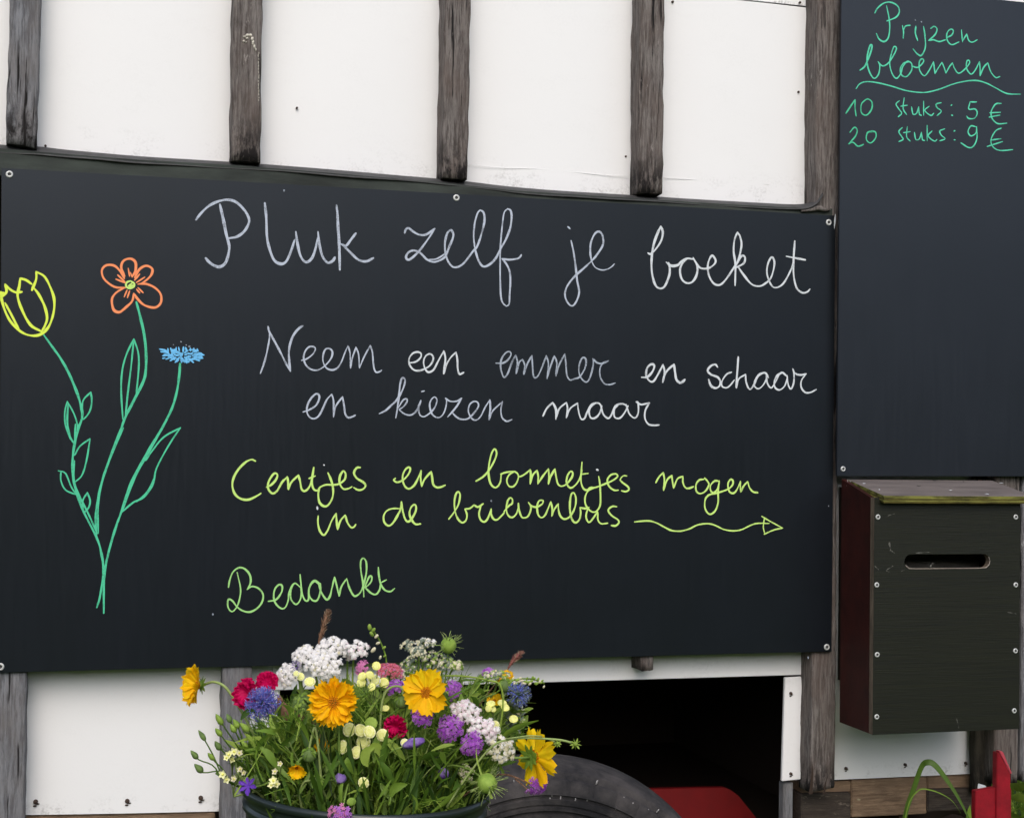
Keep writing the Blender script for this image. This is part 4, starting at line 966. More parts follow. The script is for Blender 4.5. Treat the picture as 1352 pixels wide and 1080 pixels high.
# ------------------------------------------------------------------ red wooden box, long grass blade, grass
RD = -0.16
rbx = thing('red_planter', 'red painted wooden planter with a pointed upright slat', 'planter', at(1310,1120,RD))
def quadslab(name, P, Y, th, mt, parent, label=None):
    pts = [at(x_, y_, Y) for x_, y_ in P]; n_ = len(pts); mb = MB()
    vs = pts+[p+Vector((0,th,0)) for p in pts]
    mb.add(vs, [tuple(range(n_)), tuple(reversed(range(n_, 2*n_)))]+[(i, n_+i, n_+(i+1)%n_, (i+1)%n_) for i in range(n_)])
    me = mesh_of(mb, name, mt); bm = bmesh.new(); bm.from_mesh(me); bmesh.ops.recalc_face_normals(bm, faces=bm.faces); bmesh.ops.bevel(bm, geom=list(bm.edges), offset=0.0015, segments=2, affect='EDGES'); bm.to_mesh(me); bm.free()
    return link(name, me, parent, label)
zlow = 1460
quadslab('side_board', [(1282,zlow),(1314.5,zlow),(1317.5,1039),(1288,1044)], RD+0.002, 0.02, M['red'], rbx)
quadslab('slat', [(1311,zlow),(1329,zlow),(1334.5,1022),(1319,993),(1316.5,993)], RD-0.004, 0.022, M['red'], rbx, 'upright red slat with a slanted tip')
quadslab('slat_top', [(1319.3,991.5),(1324.5,992),(1336.5,1021),(1334.7,1021.5)], RD-0.003, 0.02, mat('lit_pink_red', (0.50,0.06,0.09,1), rough=0.5, noise_amt=0.2), rbx)  # light on the slanted tip, painted as a pinker red
quadslab('end_board', [(1330,zlow),(1334,zlow),(1335.5,1040),(1332,1040)], RD+0.02, 0.03, M['red'], rbx)
quadslab('liner', [(1290,1052),(1306,1050),(1302,1037),(1292,1034)], RD+0.05, 0.004, CH['bright'], rbx, 'corner of a pale liner')

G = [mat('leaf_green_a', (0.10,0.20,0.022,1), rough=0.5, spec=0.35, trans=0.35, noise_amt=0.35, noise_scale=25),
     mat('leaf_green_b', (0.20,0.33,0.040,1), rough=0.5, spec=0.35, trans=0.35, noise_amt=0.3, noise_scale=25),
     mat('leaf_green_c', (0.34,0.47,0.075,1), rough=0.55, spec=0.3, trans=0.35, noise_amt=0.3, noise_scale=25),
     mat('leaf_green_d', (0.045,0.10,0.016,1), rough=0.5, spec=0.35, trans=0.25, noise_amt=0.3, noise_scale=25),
     mat('stem_green', (0.20,0.31,0.06,1), rough=0.5, spec=0.3, trans=0.15, noise_amt=0.3, noise_scale=40),
     mat('stem_pale', (0.36,0.46,0.15,1), rough=0.55, spec=0.3, trans=0.2, noise_amt=0.3, noise_scale=60)]
def blade(mb, P, Y, w, mi=0, up=Vector((0.1,-1,0.15))):
    C = cr([tuple(at(x_, y_, Y+dy)) for x_, y_, dy in P], 0.2)
    vs = []; n_ = len(C)
    for i, p in enumerate(C):
        t = C[min(i+1,n_-1)]-C[max(i-1,0)]; s_v = t.cross(up).normalized(); tt = i/(n_-1); ww = w*0.5*min(1, 0.45+tt*2.0)*min(1, (1-tt)*2.6+0.02)
        nn = s_v.cross(t).normalized()
        vs += [p-s_v*ww+nn*ww*0.3, p, p+s_v*ww+nn*ww*0.3]
    mb.add(vs, [q for i in range(n_-1) for q in ((i*3,i*3+1,i*3+4,i*3+3),(i*3+1,i*3+2,i*3+5,i*3+4))], mi, True)
gp_ = thing('tall_grass', 'long arching green grass blade below the letter box', 'grass', (at(1190,1400,-0.12).x,-0.12,0.0))
mb = MB(); blade(mb, [(1170,1500,0),(1182,1200,0),(1193,1085,0),(1206,1040,0),(1216,1012,-0.01),(1224,1006,-0.02),(1234,1010,-0.03),(1250,1030,-0.04),(1265,1053,-0.05),(1279,1080,-0.06),(1288,1100,-0.06)], -0.12, 0.0165); GB = mat('long_blade', (0.085,0.16,0.022,1), rough=0.5, spec=0.3, trans=0.25, noise_amt=0.3, noise_scale=30)
mb.build('blade', GB, gp_, 'broad blade bent over at its tip')
mb = MB(); blade(mb, [(1172,1500,0),(1184,1200,0),(1195,1080,0),(1210,1045,0),(1230,1043,-0.01),(1255,1055,-0.02),(1270,1075,-0.03)], -0.13, 0.004)
blade(mb, [(1270,1500,0),(1276,1200,0),(1277,1100,0),(1279,1072,0),(1281,1062,0)], -0.17, 0.02); mb.build('blade', G[1], gp_)

# grass sward near and behind the wagon
mb = MB(); rb = random.Random(8)
def sward(n, fx_, fy_, h0, h1, w):
    for k in range(n):
        p = Vector((fx_(), fy_(), 0)); h = rb.uniform(h0, h1)*(0.45 if (-0.95 < p.x < 3.9 and -0.15 < p.y < 2.15) else 1); a = rb.uniform(0, 6.28); l = h*rb.uniform(0.1, 0.7)
        q = p+Vector((math.cos(a)*l, math.sin(a)*l, h))
        mb.leaf(p, q, w*rb.uniform(0.6,1.3), Vector((-math.cos(a)*l*0.2, -math.sin(a)*l*0.2, h*0.12)), 3, rb.choice((0,1,1,2)), 0.2, prof=lambda t: 1-t*0.92)
sward(6500, lambda: rb.uniform(1.9, 4.4), lambda: rb.uniform(1.2, 4.2), 0.10, 0.34, 0.010)
sward(2500, lambda: rb.uniform(-1.5, 4.0), lambda: rb.uniform(-0.9, 1.2), 0.08, 0.26, 0.010)
mb.build('grass', G[:3], kind='stuff', label='rough green grass around and behind the wagon', cat='grass')
# a leafy weed right beside the wagon end
wd = thing('leafy_weed', 'bright green leafy weed at the right edge beside the wagon', 'weed', (at(1352,1200,0.25).x, 0.25, 0))
mb = MB(); root = Vector((wd.location.x+0.02, 0.25, 0)); topw = at(1356,1030,0.25)
mb.tube([root, (root+topw)/2+Vector((0.02,0,0)), topw], [0.005,0.004,0.002], 6); mb.build('stem', G[4], wd)
lf = MB(); lf.leaf((0,0,0), (0,0,1), 0.5, (0,0.08,0), 6, 0, 0.25, up=Vector((0,1,0))); LEAFM = mesh_of(lf, 'leaf', G[2])
for k in range(16):
    t = rb.uniform(0.35, 1); p = root.lerp(topw, t); a = k*2.4; d = Vector((math.cos(a), math.sin(a), rb.uniform(-0.2,0.6))).normalized()
    Bm = basis(d, rb.uniform(0,6)).to_4x4(); s_ = rb.uniform(0.06,0.10)
    inst('leaf', LEAFM, wd, Matrix.Translation(p) @ Bm @ Matrix.Diagonal((s_,s_,s_,1)))


# ------------------------------------------------------------------ bucket of flowers
BDIST = 1.95
PX = BDIST/FPX                                   # metres per photo pixel at the bouquet
bc = dp(484, 1039, BDIST)                        # centre of the rim
RR = 163*PX
M['bucket'] = mat('dark_plastic', (0.014,0.022,0.022,1), rough=0.33, spec=0.5, col2=(0.010,0.015,0.016,1), noise_scale=14, bump=0.08, bump_scale=60)
tilt = Matrix.Rotation(math.radians(2.6), 3, FW)
bh = 0.30
bucket = thing('flower_bucket', 'dark green-black plastic bucket holding the mixed picked flowers', 'bucket', bc - tilt@Vector((0,0,bh)))
prof = [(0.0001,-bh),(RR*0.76,-bh),(RR*0.78,-bh+0.006),(RR*0.955,-0.030),(RR*0.985,-0.026),(RR*0.985,-0.020),(RR*0.965,-0.018),(RR*0.975,-0.007),(RR*1.005,-0.006),(RR*1.015,-0.001),(RR*1.005,0.004),(RR*0.985,0.004),(RR*0.975,-0.001),(RR*0.965,-0.02),(RR*0.77,-bh+0.012),(0.0001,-bh+0.011)]
mb = MB(); seg = 96; vs = []
for (r, h) in prof:
    for k in range(seg):
        a = 2*math.pi*k/seg; vs.append(bc + tilt@Vector((r*math.cos(a), r*math.sin(a), h)))
mb.add(vs, [(i*seg+k, i*seg+(k+1)%seg, (i+1)*seg+(k+1)%seg, (i+1)*seg+k) for i in range(len(prof)-1) for k in range(seg)], 0, True)
mb.build('shell', M['bucket'], bucket)
# stool under the bucket
stz = (bc.z-bh-0.008)
st = thing('wooden_stool', 'plain grey wooden stool under the bucket of flowers, below the picture', 'stool', (bc.x, bc.y, 0))
mb = MB(); mb.box((bc.x-0.17,bc.y-0.17,stz-0.03),(bc.x+0.17,bc.y+0.17,stz)); o = mb.build('seat', M['post_grey'], st); set_grime(o.data, lambda co: .1)
for sx in (-1,1):
    for sy in (-1,1):
        mb = MB(); mb.tube([(bc.x+sx*0.14,bc.y+sy*0.14,stz-0.031),(bc.x+sx*0.17,bc.y+sy*0.17,0.0)], 0.018, 8); o = mb.build('leg', M['post_grey'], st); set_grime(o.data, lambda co: .1)

RT_, UP_, TC_ = RT, UP, -FW
def nv(a, b, c): return (RT_*a+UP_*b+TC_*c).normalized()
rf = random.Random(21)
FLOW = []
def foot():
    a = rf.uniform(0, 6.28); r = RR*0.62*math.sqrt(rf.random())
    return bc + Vector((r*math.cos(a), r*math.sin(a), -0.13-rf.random()*0.1))
def stem(parent, P, n, r=0.0016, m=None, to=None, droop=0.0, name='stem'):
    F_ = to if to is not None else foot()
    F_ = Vector((bc.x+(F_.x-bc.x), F_.y, F_.z))
    L_ = (P-F_).length
    # aim: leave the head backwards, then run through the mouth of the bucket
    out = Vector((P.x-bc.x, P.y-bc.y, 0)); 
    if out.length > RR*0.8: out = out.normalized()*RR*0.8
    via = bc + out*0.85 + Vector((0,0,0.01))
    mid = P - Vector(n)*min(0.04, L_*0.3) - Vector((0,0,1))*droop
    A = bez(P, mid, via+Vector((0,0,0.05)), via, 8)
    Bz = bez(via, via-Vector((0,0,0.04)), F_+Vector((0,0,0.03)), F_, 4)
    path = A+Bz[1:]
    mb = MB(); mb.tube(path, [r*0.8]*len(A)+[r]*4, 6)
    mb.build(name, m or G[4], parent)
    return path
def place(o): return o

# --- petals -----------------------------------------------------------
def petal_mesh(name, m, L_, W_, teeth=3, tdepth=0.16, cup=0.15, ruffle=0.0, nx=8, ny=6, base=0.22, seed=0, lift=0.0):
    """a petal along +Y in its own frame, +Z towards the viewer of the flower"""
    rr = random.Random(seed); mb = MB(); vs = []
    for j in range(ny+1):
        t = j/ny
        w = W_*(base+(1-base)*math.sin(min(1.0, t*1.12)*math.pi/2)**1.1)
        if t > 0.9: w *= 0.93
        for i in range(nx+1):
            s = i/nx*2-1
            tip = 1-tdepth*(0.5-0.5*math.cos(s*math.pi*teeth+ (0 if teeth % 2 else math.pi)))*1.0 - 0.16*s*s
            y = L_*t*(tip if t > 0.5 else 1-(1-tip)*t*t*2*t)
            z = cup*W_*(s*s)*(0.4+t) - lift*L_*t*t + 0.05*W_*math.cos(s*math.pi*3)*t + ruffle*W_*math.sin(s*9+seed+t*5)*t*t
            vs.append(Vector((s*w*0.5, y, z+rr.uniform(-1,1)*0.01*W_)))
    mb.add(vs, [(j*(nx+1)+i, j*(nx+1)+i+1, (j+1)*(nx+1)+i+1, (j+1)*(nx+1)+i) for j in range(ny) for i in range(nx)], 0, True)
    return mesh_of(mb, name, m)
Mf = lambda nm, c, c2=None, tr=0.3, sc=60, ro=0.55: mat(nm, c, rough=ro, spec=0.14, col2=c2 or tuple(x*0.75 for x in c[:3])+(1,), noise_scale=sc, trans=tr)
YEL = Mf('golden_petal', (0.92,0.57,0.004,1), (0.90,0.46,0.003,1))
YEL2 = Mf('lemon_petal', (0.94,0.68,0.010,1), (0.92,0.54,0.006,1))
YDISC = Mf('golden_disc', (0.72,0.26,0.008,1), (0.50,0.15,0.005,1), 0.1, 300)
CRI = Mf('crimson_petal', (0.66,0.004,0.12,1), (0.48,0.002,0.07,1))
CORAL = Mf('coral_petal', (0.66,0.10,0.16,1), (0.62,0.20,0.26,1), 0.25, 200)
PINK = Mf('pink_petal', (0.72,0.27,0.50,1), (0.64,0.19,0.42,1), 0.3, 200)
BLUE = Mf('cornflower_blue', (0.20,0.25,0.66,1), (0.13,0.15,0.52,1), 0.25, 200)
VIO = Mf('violet_petal', (0.46,0.12,0.62,1), (0.30,0.05,0.46,1), 0.25, 250)
VIOL = Mf('lilac_petal', (0.55,0.24,0.66,1), (0.42,0.12,0.55,1), 0.25, 250)
DVIO = Mf('deep_violet_petal', (0.14,0.05,0.34,1), (0.34,0.25,0.52,1), 0.2, 90)
WHITE = Mf('white_petal', (0.90,0.88,0.86,1), (0.82,0.79,0.77,1), 0.2, 120)
PALE = Mf('pale_pink_petal', (0.88,0.74,0.77,1), (0.80,0.63,0.68,1), 0.2, 120)
IVORY = Mf('ivory_petal', (0.80,0.76,0.58,1), (0.66,0.60,0.38,1), 0.2, 150)
CREAM = Mf('cream_button', (0.92,0.90,0.58,1), (0.84,0.84,0.42,1), 0.15, 200)
LEMON = Mf('lemon_button', (0.92,0.90,0.26,1), (0.88,0.86,0.18,1), 0.15, 200)
LIME = Mf('lime_bud', (0.34,0.48,0.09,1), (0.20,0.32,0.05,1), 0.2, 90)
GRBUD = Mf('green_bud', (0.16,0.25,0.07,1), (0.10,0.15,0.05,1), 0.15, 90)
BROWN = Mf('brown_seed_head', (0.27,0.15,0.095,1), (0.13,0.07,0.045,1), 0.1, 200)
STRAW = Mf('straw_husk', (0.42,0.32,0.22,1))
RUST = Mf('rose_seed_head', (0.33,0.13,0.11,1), (0.20,0.07,0.06,1), 0.15, 200)
GREY = Mf('grey_green_bract', (0.16,0.20,0.15,1), (0.24,0.28,0.22,1), 0.15, 200)

def head_frame(px, py, dd, n, spin=0.0):
    P = dp(px, py, BDIST+dd); B_ = basis(nv(*n), spin); m = B_.to_4x4(); m.translation = P
    return P, B_, m
def ray_flower(label, px, py, rpx, n, petals, pm, dd=0.0, disc=0.24, discm=None, layers=1, cat='flower', name='yellow_flower', spin=0.0, droop=0.0, elev=0.12, closed=0.0, back=False, keep=None, group=None, steml=True, squash=None):
    P, B_, m = head_frame(px, py, dd, n, spin)
    R = rpx*PX; FLOW.append((px, py, rpx*0.9, dd))
    t = thing(name, label, cat, P, group, mat=m)
    for ly in range(layers):
        for k in range(petals):
            if keep and (k in keep) and ly == 0: continue
            a = 2*math.pi*(k+0.5*ly)/petals + rf.uniform(-0.06, 0.06)
            s = R*(1-0.13*ly)*rf.uniform(0.93, 1.05)
            if squash: s *= 1-squash*abs(math.sin(a))
            el = elev + ly*0.16 + closed + rf.uniform(-0.16, 0.20)
            loc = Matrix.Rotation(a, 4, 'Z') @ Matrix.Translation((0, R*disc*0.45, R*0.03*ly)) @ Matrix.Rotation(el, 4, 'X') @ Matrix.Rotation(rf.uniform(-0.15,0.15), 4, 'Y') @ Matrix.Diagonal((s, s*(1-disc*0.45), s, 1))
            inst('petal', pm[rf.randrange(len(pm))], t, m @ loc)
    mb = MB()
    if disc > 0:
        rd = R*disc
        for k in range(70):
            rr = rd*math.sqrt((k+0.5)/70); a = k*2.39996
            h = R*0.07*(1-(rr/rd)**2)+R*0.02
            p = m @ Vector((rr*math.cos(a), rr*math.sin(a), h))
            mb.ball(p, rd*0.12, rd*0.12, rd*0.2, B=B_, nu=5, nv=3, jit=0.2)
        mb.build('flower_disc', discm or YDISC, t)
    mb = MB()
    mb.ball(m @ Vector((0,0,-R*0.06)), R*0.20, R*0.20, R*0.10, B=B_, nu=10, nv=5)
    for k in range(8):
        a = 2*math.pi*k/8; d = B_ @ Vector((math.cos(a), math.sin(a), -0.25))
        mb.leaf(m @ Vector((0,0,-R*0.10)), (m @ Vector((0,0,-R*0.10))) + d*R*0.42, R*0.17, B_@Vector((0,0,-R*0.03)), 4, 0, 0.2, up=B_@Vector((0,0,1)))
    mb.build('calyx', G[1], t)
    if steml: stem(t, m @ Vector((0,0,-R*0.12)), nv(*n), 0.0020, droop=droop)
    return t

PY3 = [petal_mesh('petal', YEL, 1.0, 0.60, 3, 0.14, 0.16, 0.03, seed=k) for k in range(3)]
PYN = [petal_mesh('petal', YEL, 1.0, 0.42, 3, 0.18, 0.34, 0.10, seed=10+k) for k in range(3)]
PYW = [petal_mesh('petal', m_, 1.0, 0.76, 4, 0.12, 0.20, 0.09, seed=20+k) for k, m_ in enumerate((YEL, YEL, YEL2))]
PYS = [petal_mesh('petal', m_, 1.0, 0.52, 3, 0.18, 0.18, 0.06, seed=30+k, lift=0.1) for k, m_ in enumerate((YEL2, YEL2, YEL))]
PCR = [petal_mesh('petal', CRI, 1.0, 1.05, 6, 0.10, 0.10, 0.14, nx=18, seed=40+k) for k in range(3)]

ray_flower('large golden double daisy-like flower facing the camera, below the white yarrow', 440.5, 927, 34, (-0.05,0.12,1), 14, PYN, dd=-0.13, disc=0.30, layers=2, elev=0.10)
ray_flower('golden wide-petalled open flower right of the middle of the bouquet', 563, 914, 33, (-0.30,0.20,0.95), 8, PYW, dd=-0.10, disc=0.24, layers=1, elev=0.22, spin=0.3)
ray_flower('yellow flower at the far left of the bouquet, turned away on a bent stem', 262, 904, 30, (-0.82,0.14,0.52), 9, PYW, dd=0.02, disc=0.2, elev=0.42, droop=0.0, spin=0.2, steml=False)
ray_flower('yellow flower at the right side of the bouquet seen from behind its green calyx', 704, 999, 41, (0.72,-0.05,-0.62), 8, PYS, dd=-0.08, disc=0.22, elev=0.12, spin=0.35)
ray_flower('small withering yellow flower low in the left of the bouquet', 392, 1013, 16, (0.1,-0.3,0.9), 7, PYW, dd=-0.15, disc=0.2, elev=0.9)
ray_flower('half hidden yellow flower between the pale green heads, top right', 668, 896, 14, (-0.2,0.5,0.6), 8, PY3, dd=0.02, disc=0.2, elev=0.3)
ray_flower('yellow flower showing only at the left, behind the green stems', 424, 986, 13, (0.3,0.5,0.7), 8, PY3, dd=-0.02, disc=0.2, elev=0.5)
ray_flower('small orange-yellow flower behind the lemon buttons on the right', 653, 925, 12, (-0.1,0.5,0.7), 8, PY3, dd=0.03, disc=0.2, elev=0.3)
# bent stem of the far left flower
t = bpy.data.objects['yellow_flower.002']; pts = cr([tuple(dp(px, py, BDIST+d_)) for px, py, d_ in ((271,903,0.022),(282,900,0.01),(295,905,0),(306,918,0),(325,950,0),(350,1000,0),(380,1060,0.0))])
mb = MB(); mb.tube(pts+[bc+Vector((-0.06,0,-0.14))], 0.0018, 6); mb.build('stem', G[5], t)

# crimson pinks
def pink_flower(label, px, py, rpx, n, dd=-0.08, cat='flower'):
    return ray_flower(label, px, py, rpx, n, 6, PCR, dd=dd, disc=0.0, layers=3, elev=0.30, name='crimson_flower', cat=cat)
pink_flower('crimson ruffled flower beside the blue one, left part of the pair', 328, 916, 23, (-0.55,0.25,0.8), -0.02)
pink_flower('crimson ruffled flower touching the white yarrow, upper one of the pair', 353, 902, 17, (0.1,0.5,0.8), 0.0)
pink_flower('dark crimson flower in the middle of the bouquet', 523, 959, 17, (-0.2,0.1,1), -0.09)

# --- umbels of tiny florets -------------------------------------------
def floret(mb, p, B_, r, mi, petals=5):
    c = p + B_@Vector((0,0,r*0.15)); vs = [c]
    for k in range(petals):
        a = 2*math.pi*k/petals
        for da, rr, zz in ((-0.42,0.75,0.25),(0.0,1.0,0.32),(0.42,0.75,0.25)):
            vs.append(p + B_@Vector((r*rr*math.cos(a+da), r*rr*math.sin(a+da), r*zz)))
    mb.add(vs, [(0, 1+3*k, 2+3*k, 3+3*k) for k in range(petals)], mi, True)
def umbel(label, px, py, rxpx, rypx, n, mats_, count, fr=1.7, dd=0.0, dome=0.35, name='yarrow_flower', depth=None, stems=True, weights=None, stalk=None, spin=0.0, group=None, centre=None, droop=0.0):
    P, B_, m = head_frame(px, py, dd, n, spin)
    t = thing(name, label, 'flower', P, group, mat=m)
    rx, ry = rxpx*PX, rypx*PX; dz = (depth if depth is not None else dome*max(rx, ry))
    mb = MB(); st_ = MB(); node = P - B_@Vector((0,0,1))*max(rx, ry)*1.3
    ncl = max(6, int(count/4.6)); cents = []
    for k in range(ncl):
        rr = math.sqrt((k+0.5)/ncl); a = k*2.39996+rf.uniform(-0.2,0.2)
        cents.append((rr*math.cos(a), rr*math.sin(a)))
    fl = fr*PX*1.2; FLOW.append((px, py, max(rxpx, rypx), dd))
    for (cx, cyy) in cents:
        q2 = cx*cx+cyy*cyy
        cp = P + B_@Vector((cx*rx*0.92, cyy*ry*0.92, -dz*q2 + rf.uniform(-1,1)*0.05*rx))
        nn = (B_@Vector((cx*0.7, cyy*0.7, 1))).normalized()
        st_.tube([node, node.lerp(cp, 0.6)+nn*(-0.001), cp-nn*fl*1.4], 0.0005, 4, caps=False)
        cr_ = fl*1.9
        if name not in ('violet_flower', 'pink_flower', 'coral_flower'): mb.ball(cp-nn*fl*0.75, cr_*0.95, cr_*0.95, fl*0.8, B=basis(nn), nu=8, nv=4, mi=rf.randrange(len(mats_)) if not weights else 0)
        for q in range(7):
            a = q*math.pi/3+rf.random(); rr = 0 if q == 6 else cr_*rf.uniform(0.7,1.2)
            Bn = basis(nn, a)
            p = cp + Bn@Vector((rr, 0, -rr*rr/cr_*0.35 + rf.uniform(-1,1)*fl*0.3))
            nf_ = (nn + Bn@Vector((rr/cr_*0.5,0,0)) + Vector((rf.uniform(-1,1),rf.uniform(-1,1),rf.uniform(-1,1)))*0.2).normalized()
            mi = rf.choices(range(len(mats_)), weights)[0] if weights else rf.randrange(len(mats_))
            floret(mb, p, basis(nf_, rf.uniform(0,6)), fl*rf.uniform(0.85,1.15), mi)
            mb.ball(p-nf_*fl*0.5, fl*0.42, fl*0.42, fl*0.6, B=basis(nf_), nu=5, nv=3, mi=mi)
            if centre is not None: mb.ball(p+nf_*fl*0.3, fl*0.22, nu=4, nv=3, mi=len(mats_))
    mb.build('florets', list(mats_)+([centre] if centre is not None else []), t, kind='stuff')
    st_.build('floret_stalks', stalk or G[5], t, kind='stuff')
    if stems: stem(t, node, nv(*n), 0.0017, droop=droop)
    return t
W_ = [WHITE, WHITE, IVORY]; ww = (8,4,1)
umbel('white yarrow umbel lowest at the left, above the crimson flower', 378, 889, 20, 19, (-0.35,0.35,0.85), W_, 85, dd=0.0, weights=ww)
umbel('broad white yarrow umbel at the upper left of the bouquet', 401, 862, 23, 18, (-0.25,0.6,0.75), W_, 95, dd=0.0, weights=ww)
umbel('white yarrow umbel at the very top left of the bouquet', 440, 850, 24, 18, (0.1,0.6,0.75), W_, 95, dd=0.03, weights=ww)
umbel('big white yarrow umbel just above the large golden flower', 427, 875, 27, 20, (0.05,0.4,0.85), W_, 130, dd=-0.05, weights=ww)
umbel('small pinkish white yarrow umbel behind the pale pink spike', 474, 855, 17, 16, (0.3,0.5,0.8), [WHITE, PALE], 50, dd=0.02, weights=(5,2))
umbel('pinkish white little umbel between the two white yarrow heads', 461, 862, 7, 9, (0.2,0.4,0.9), [WHITE, PALE], 22, dd=0.04, weights=(3,3))
umbel('pale pink yarrow umbel right of the open golden flower', 616, 938, 23, 17, (0.1,0.45,0.85), [WHITE, PALE], 95, fr=1.6, dd=-0.08, weights=(4,5), spin=-0.4)
umbel('pale pink yarrow umbel in the right half of the bouquet, above the ivory one', 642, 961, 24, 17, (0.25,0.35,0.85), [WHITE, PALE], 100, fr=1.6, dd=-0.09, weights=(4,6), spin=-0.5)
umbel('ivory white yarrow umbel beside the yellow flower turned away', 666, 990, 21, 18, (0.35,0.2,0.85), [IVORY, WHITE], 95, fr=1.5, dd=-0.10, weights=(4,3))
umbel('ivory seed-like flower head low at the right of the bouquet', 613, 1021, 11, 16, (-0.3,0.2,0.9), [IVORY, LIME], 48, fr=1.4, dd=-0.07, name='ivory_flower')
umbel('pale green-white umbel in bud at the top middle, left cluster', 537, 850, 13, 10, (-0.2,0.6,0.7), [IVORY, GREY], 34, fr=1.4, dd=0.05, name='budding_umbel')
umbel('pale green-white umbel in bud at the top middle, highest cluster', 562, 846, 16, 9, (0.1,0.6,0.7), [WHITE, IVORY, GREY], 42, fr=1.4, dd=0.03, name='budding_umbel')
umbel('green-white umbel in bud left of the open golden flower', 537, 874, 15, 12, (-0.4,0.5,0.7), [GREY, IVORY, LIME], 36, fr=1.4, dd=0.02, name='budding_umbel')
umbel('green-white umbel in bud directly above the open golden flower', 572, 868, 20, 15, (0.1,0.5,0.8), [GREY, IVORY, LIME], 52, fr=1.4, dd=0.03, name='budding_umbel')
umbel('green-white umbel in bud between the two top clusters', 552, 858, 13, 9, (0,0.6,0.8), [GREY, IVORY], 40, fr=1.4, dd=0.01, name='budding_umbel')
umbel('green-white umbel in bud below the spiky green pod', 592, 873, 14, 11, (0.3,0.5,0.8), [GREY, IVORY, LIME], 40, fr=1.4, dd=0.02, name='budding_umbel')
umbel('green-white umbel above the violet head at the open golden flower', 528, 888, 8, 8, (0,0.5,0.8), [IVORY, GREY], 20, fr=1.4, dd=0.0, name='budding_umbel')
umbel('small green-white cluster hanging below the spiky green pod', 605, 877, 10, 8, (0.4,0.4,0.8), [IVORY, LIME], 20, fr=1.5, dd=0.01, name='budding_umbel')
umbel('green-white umbel below the rose seed head at the right top', 656, 889, 20, 11, (0,0.6,0.75), [IVORY, LIME, GREY], 50, fr=1.5, dd=0.0, name='budding_umbel')
umbel('yellow-green umbel of round buds left of the large golden flower', 395, 925, 14, 15, (-0.3,0.5,0.8), [LIME, GRBUD], 60, fr=1.5, dd=-0.04, name='green_umbel')
umbel('coral pink flower cluster at the top middle of the bouquet', 514, 881, 20, 12, (0.05,0.6,0.75), [CORAL, PINK], 70, fr=1.8, dd=-0.01, name='coral_flower', weights=(6,1), dome=0.5)
umbel('light pink flower spike beside the small white umbel', 477, 882, 8, 12, (-0.1,0.4,0.9), [PINK], 36, fr=2.0, dd=-0.01, name='pink_flower', dome=0.7)
V_ = [VIO, VIOL]
umbel('violet verbena head above the dark crimson flower, behind the lemon buttons', 521, 903, 13, 11, (-0.1,0.6,0.8), V_, 48, fr=1.9, dd=-0.02, name='violet_flower', dome=0.6)
umbel('violet verbena head at the right edge of the open golden flower', 600, 909, 10, 13, (0.2,0.3,0.9), V_, 44, fr=1.9, dd=-0.02, name='violet_flower', dome=0.6)
umbel('lilac verbena head between the dark crimson flower and the open golden flower', 557, 944, 15, 11, (0,0.35,0.9), [VIOL, VIO], 52, fr=2.0, dd=-0.11, name='violet_flower', dome=0.6)
umbel('big violet verbena head in the middle right of the bouquet', 592, 961, 17, 18, (-0.1,0.25,0.95), V_, 80, fr=2.1, dd=-0.10, name='violet_flower', dome=0.7)
umbel('violet verbena head right below the big one', 624, 982, 14, 15, (0.1,0.2,0.95), V_, 62, fr=2.1, dd=-0.11, name='violet_flower', dome=0.7)
umbel('violet verbena head hanging out over the tyre at the lower right', 717, 1041, 15, 15, (0.5,-0.25,0.7), [VIOL, VIO], 62, fr=2.1, dd=-0.08, name='violet_flower', dome=0.8, stems=False)
umbel('bright lilac verbena head over the front rim of the bucket', 447, 1073, 13, 9, (0,0.3,0.95), [VIOL, PINK], 30, fr=2.6, dd=-0.175, name='violet_flower', dome=0.7)
umbel('violet flower tip at the top right beside the yellow one', 645, 884, 7, 4, (0,0.7,0.7), V_, 14, fr=1.8, dd=0.02, name='violet_flower', dome=0.6)
# stem of the verbena over the tyre
t = bpy.data.objects['violet_flower.005']; mb = MB()
mb.tube(cr([tuple(dp(px, py, BDIST+d_)) for px, py, d_ in ((705,1038,-0.075),(690,1030,-0.07),(665,1022,-0.06),(640,1030,-0.05),(600,1060,-0.05))])+[bc+Vector((0.05,0,-0.14))], 0.0012, 5)
mb.tube(cr([tuple(dp(px, py, BDIST+d_)) for px, py, d_ in ((700,1046,-0.075),(690,1036,-0.07),(680,1028,-0.065))]), 0.0009, 5); mb.build('stem', BROWN, t)

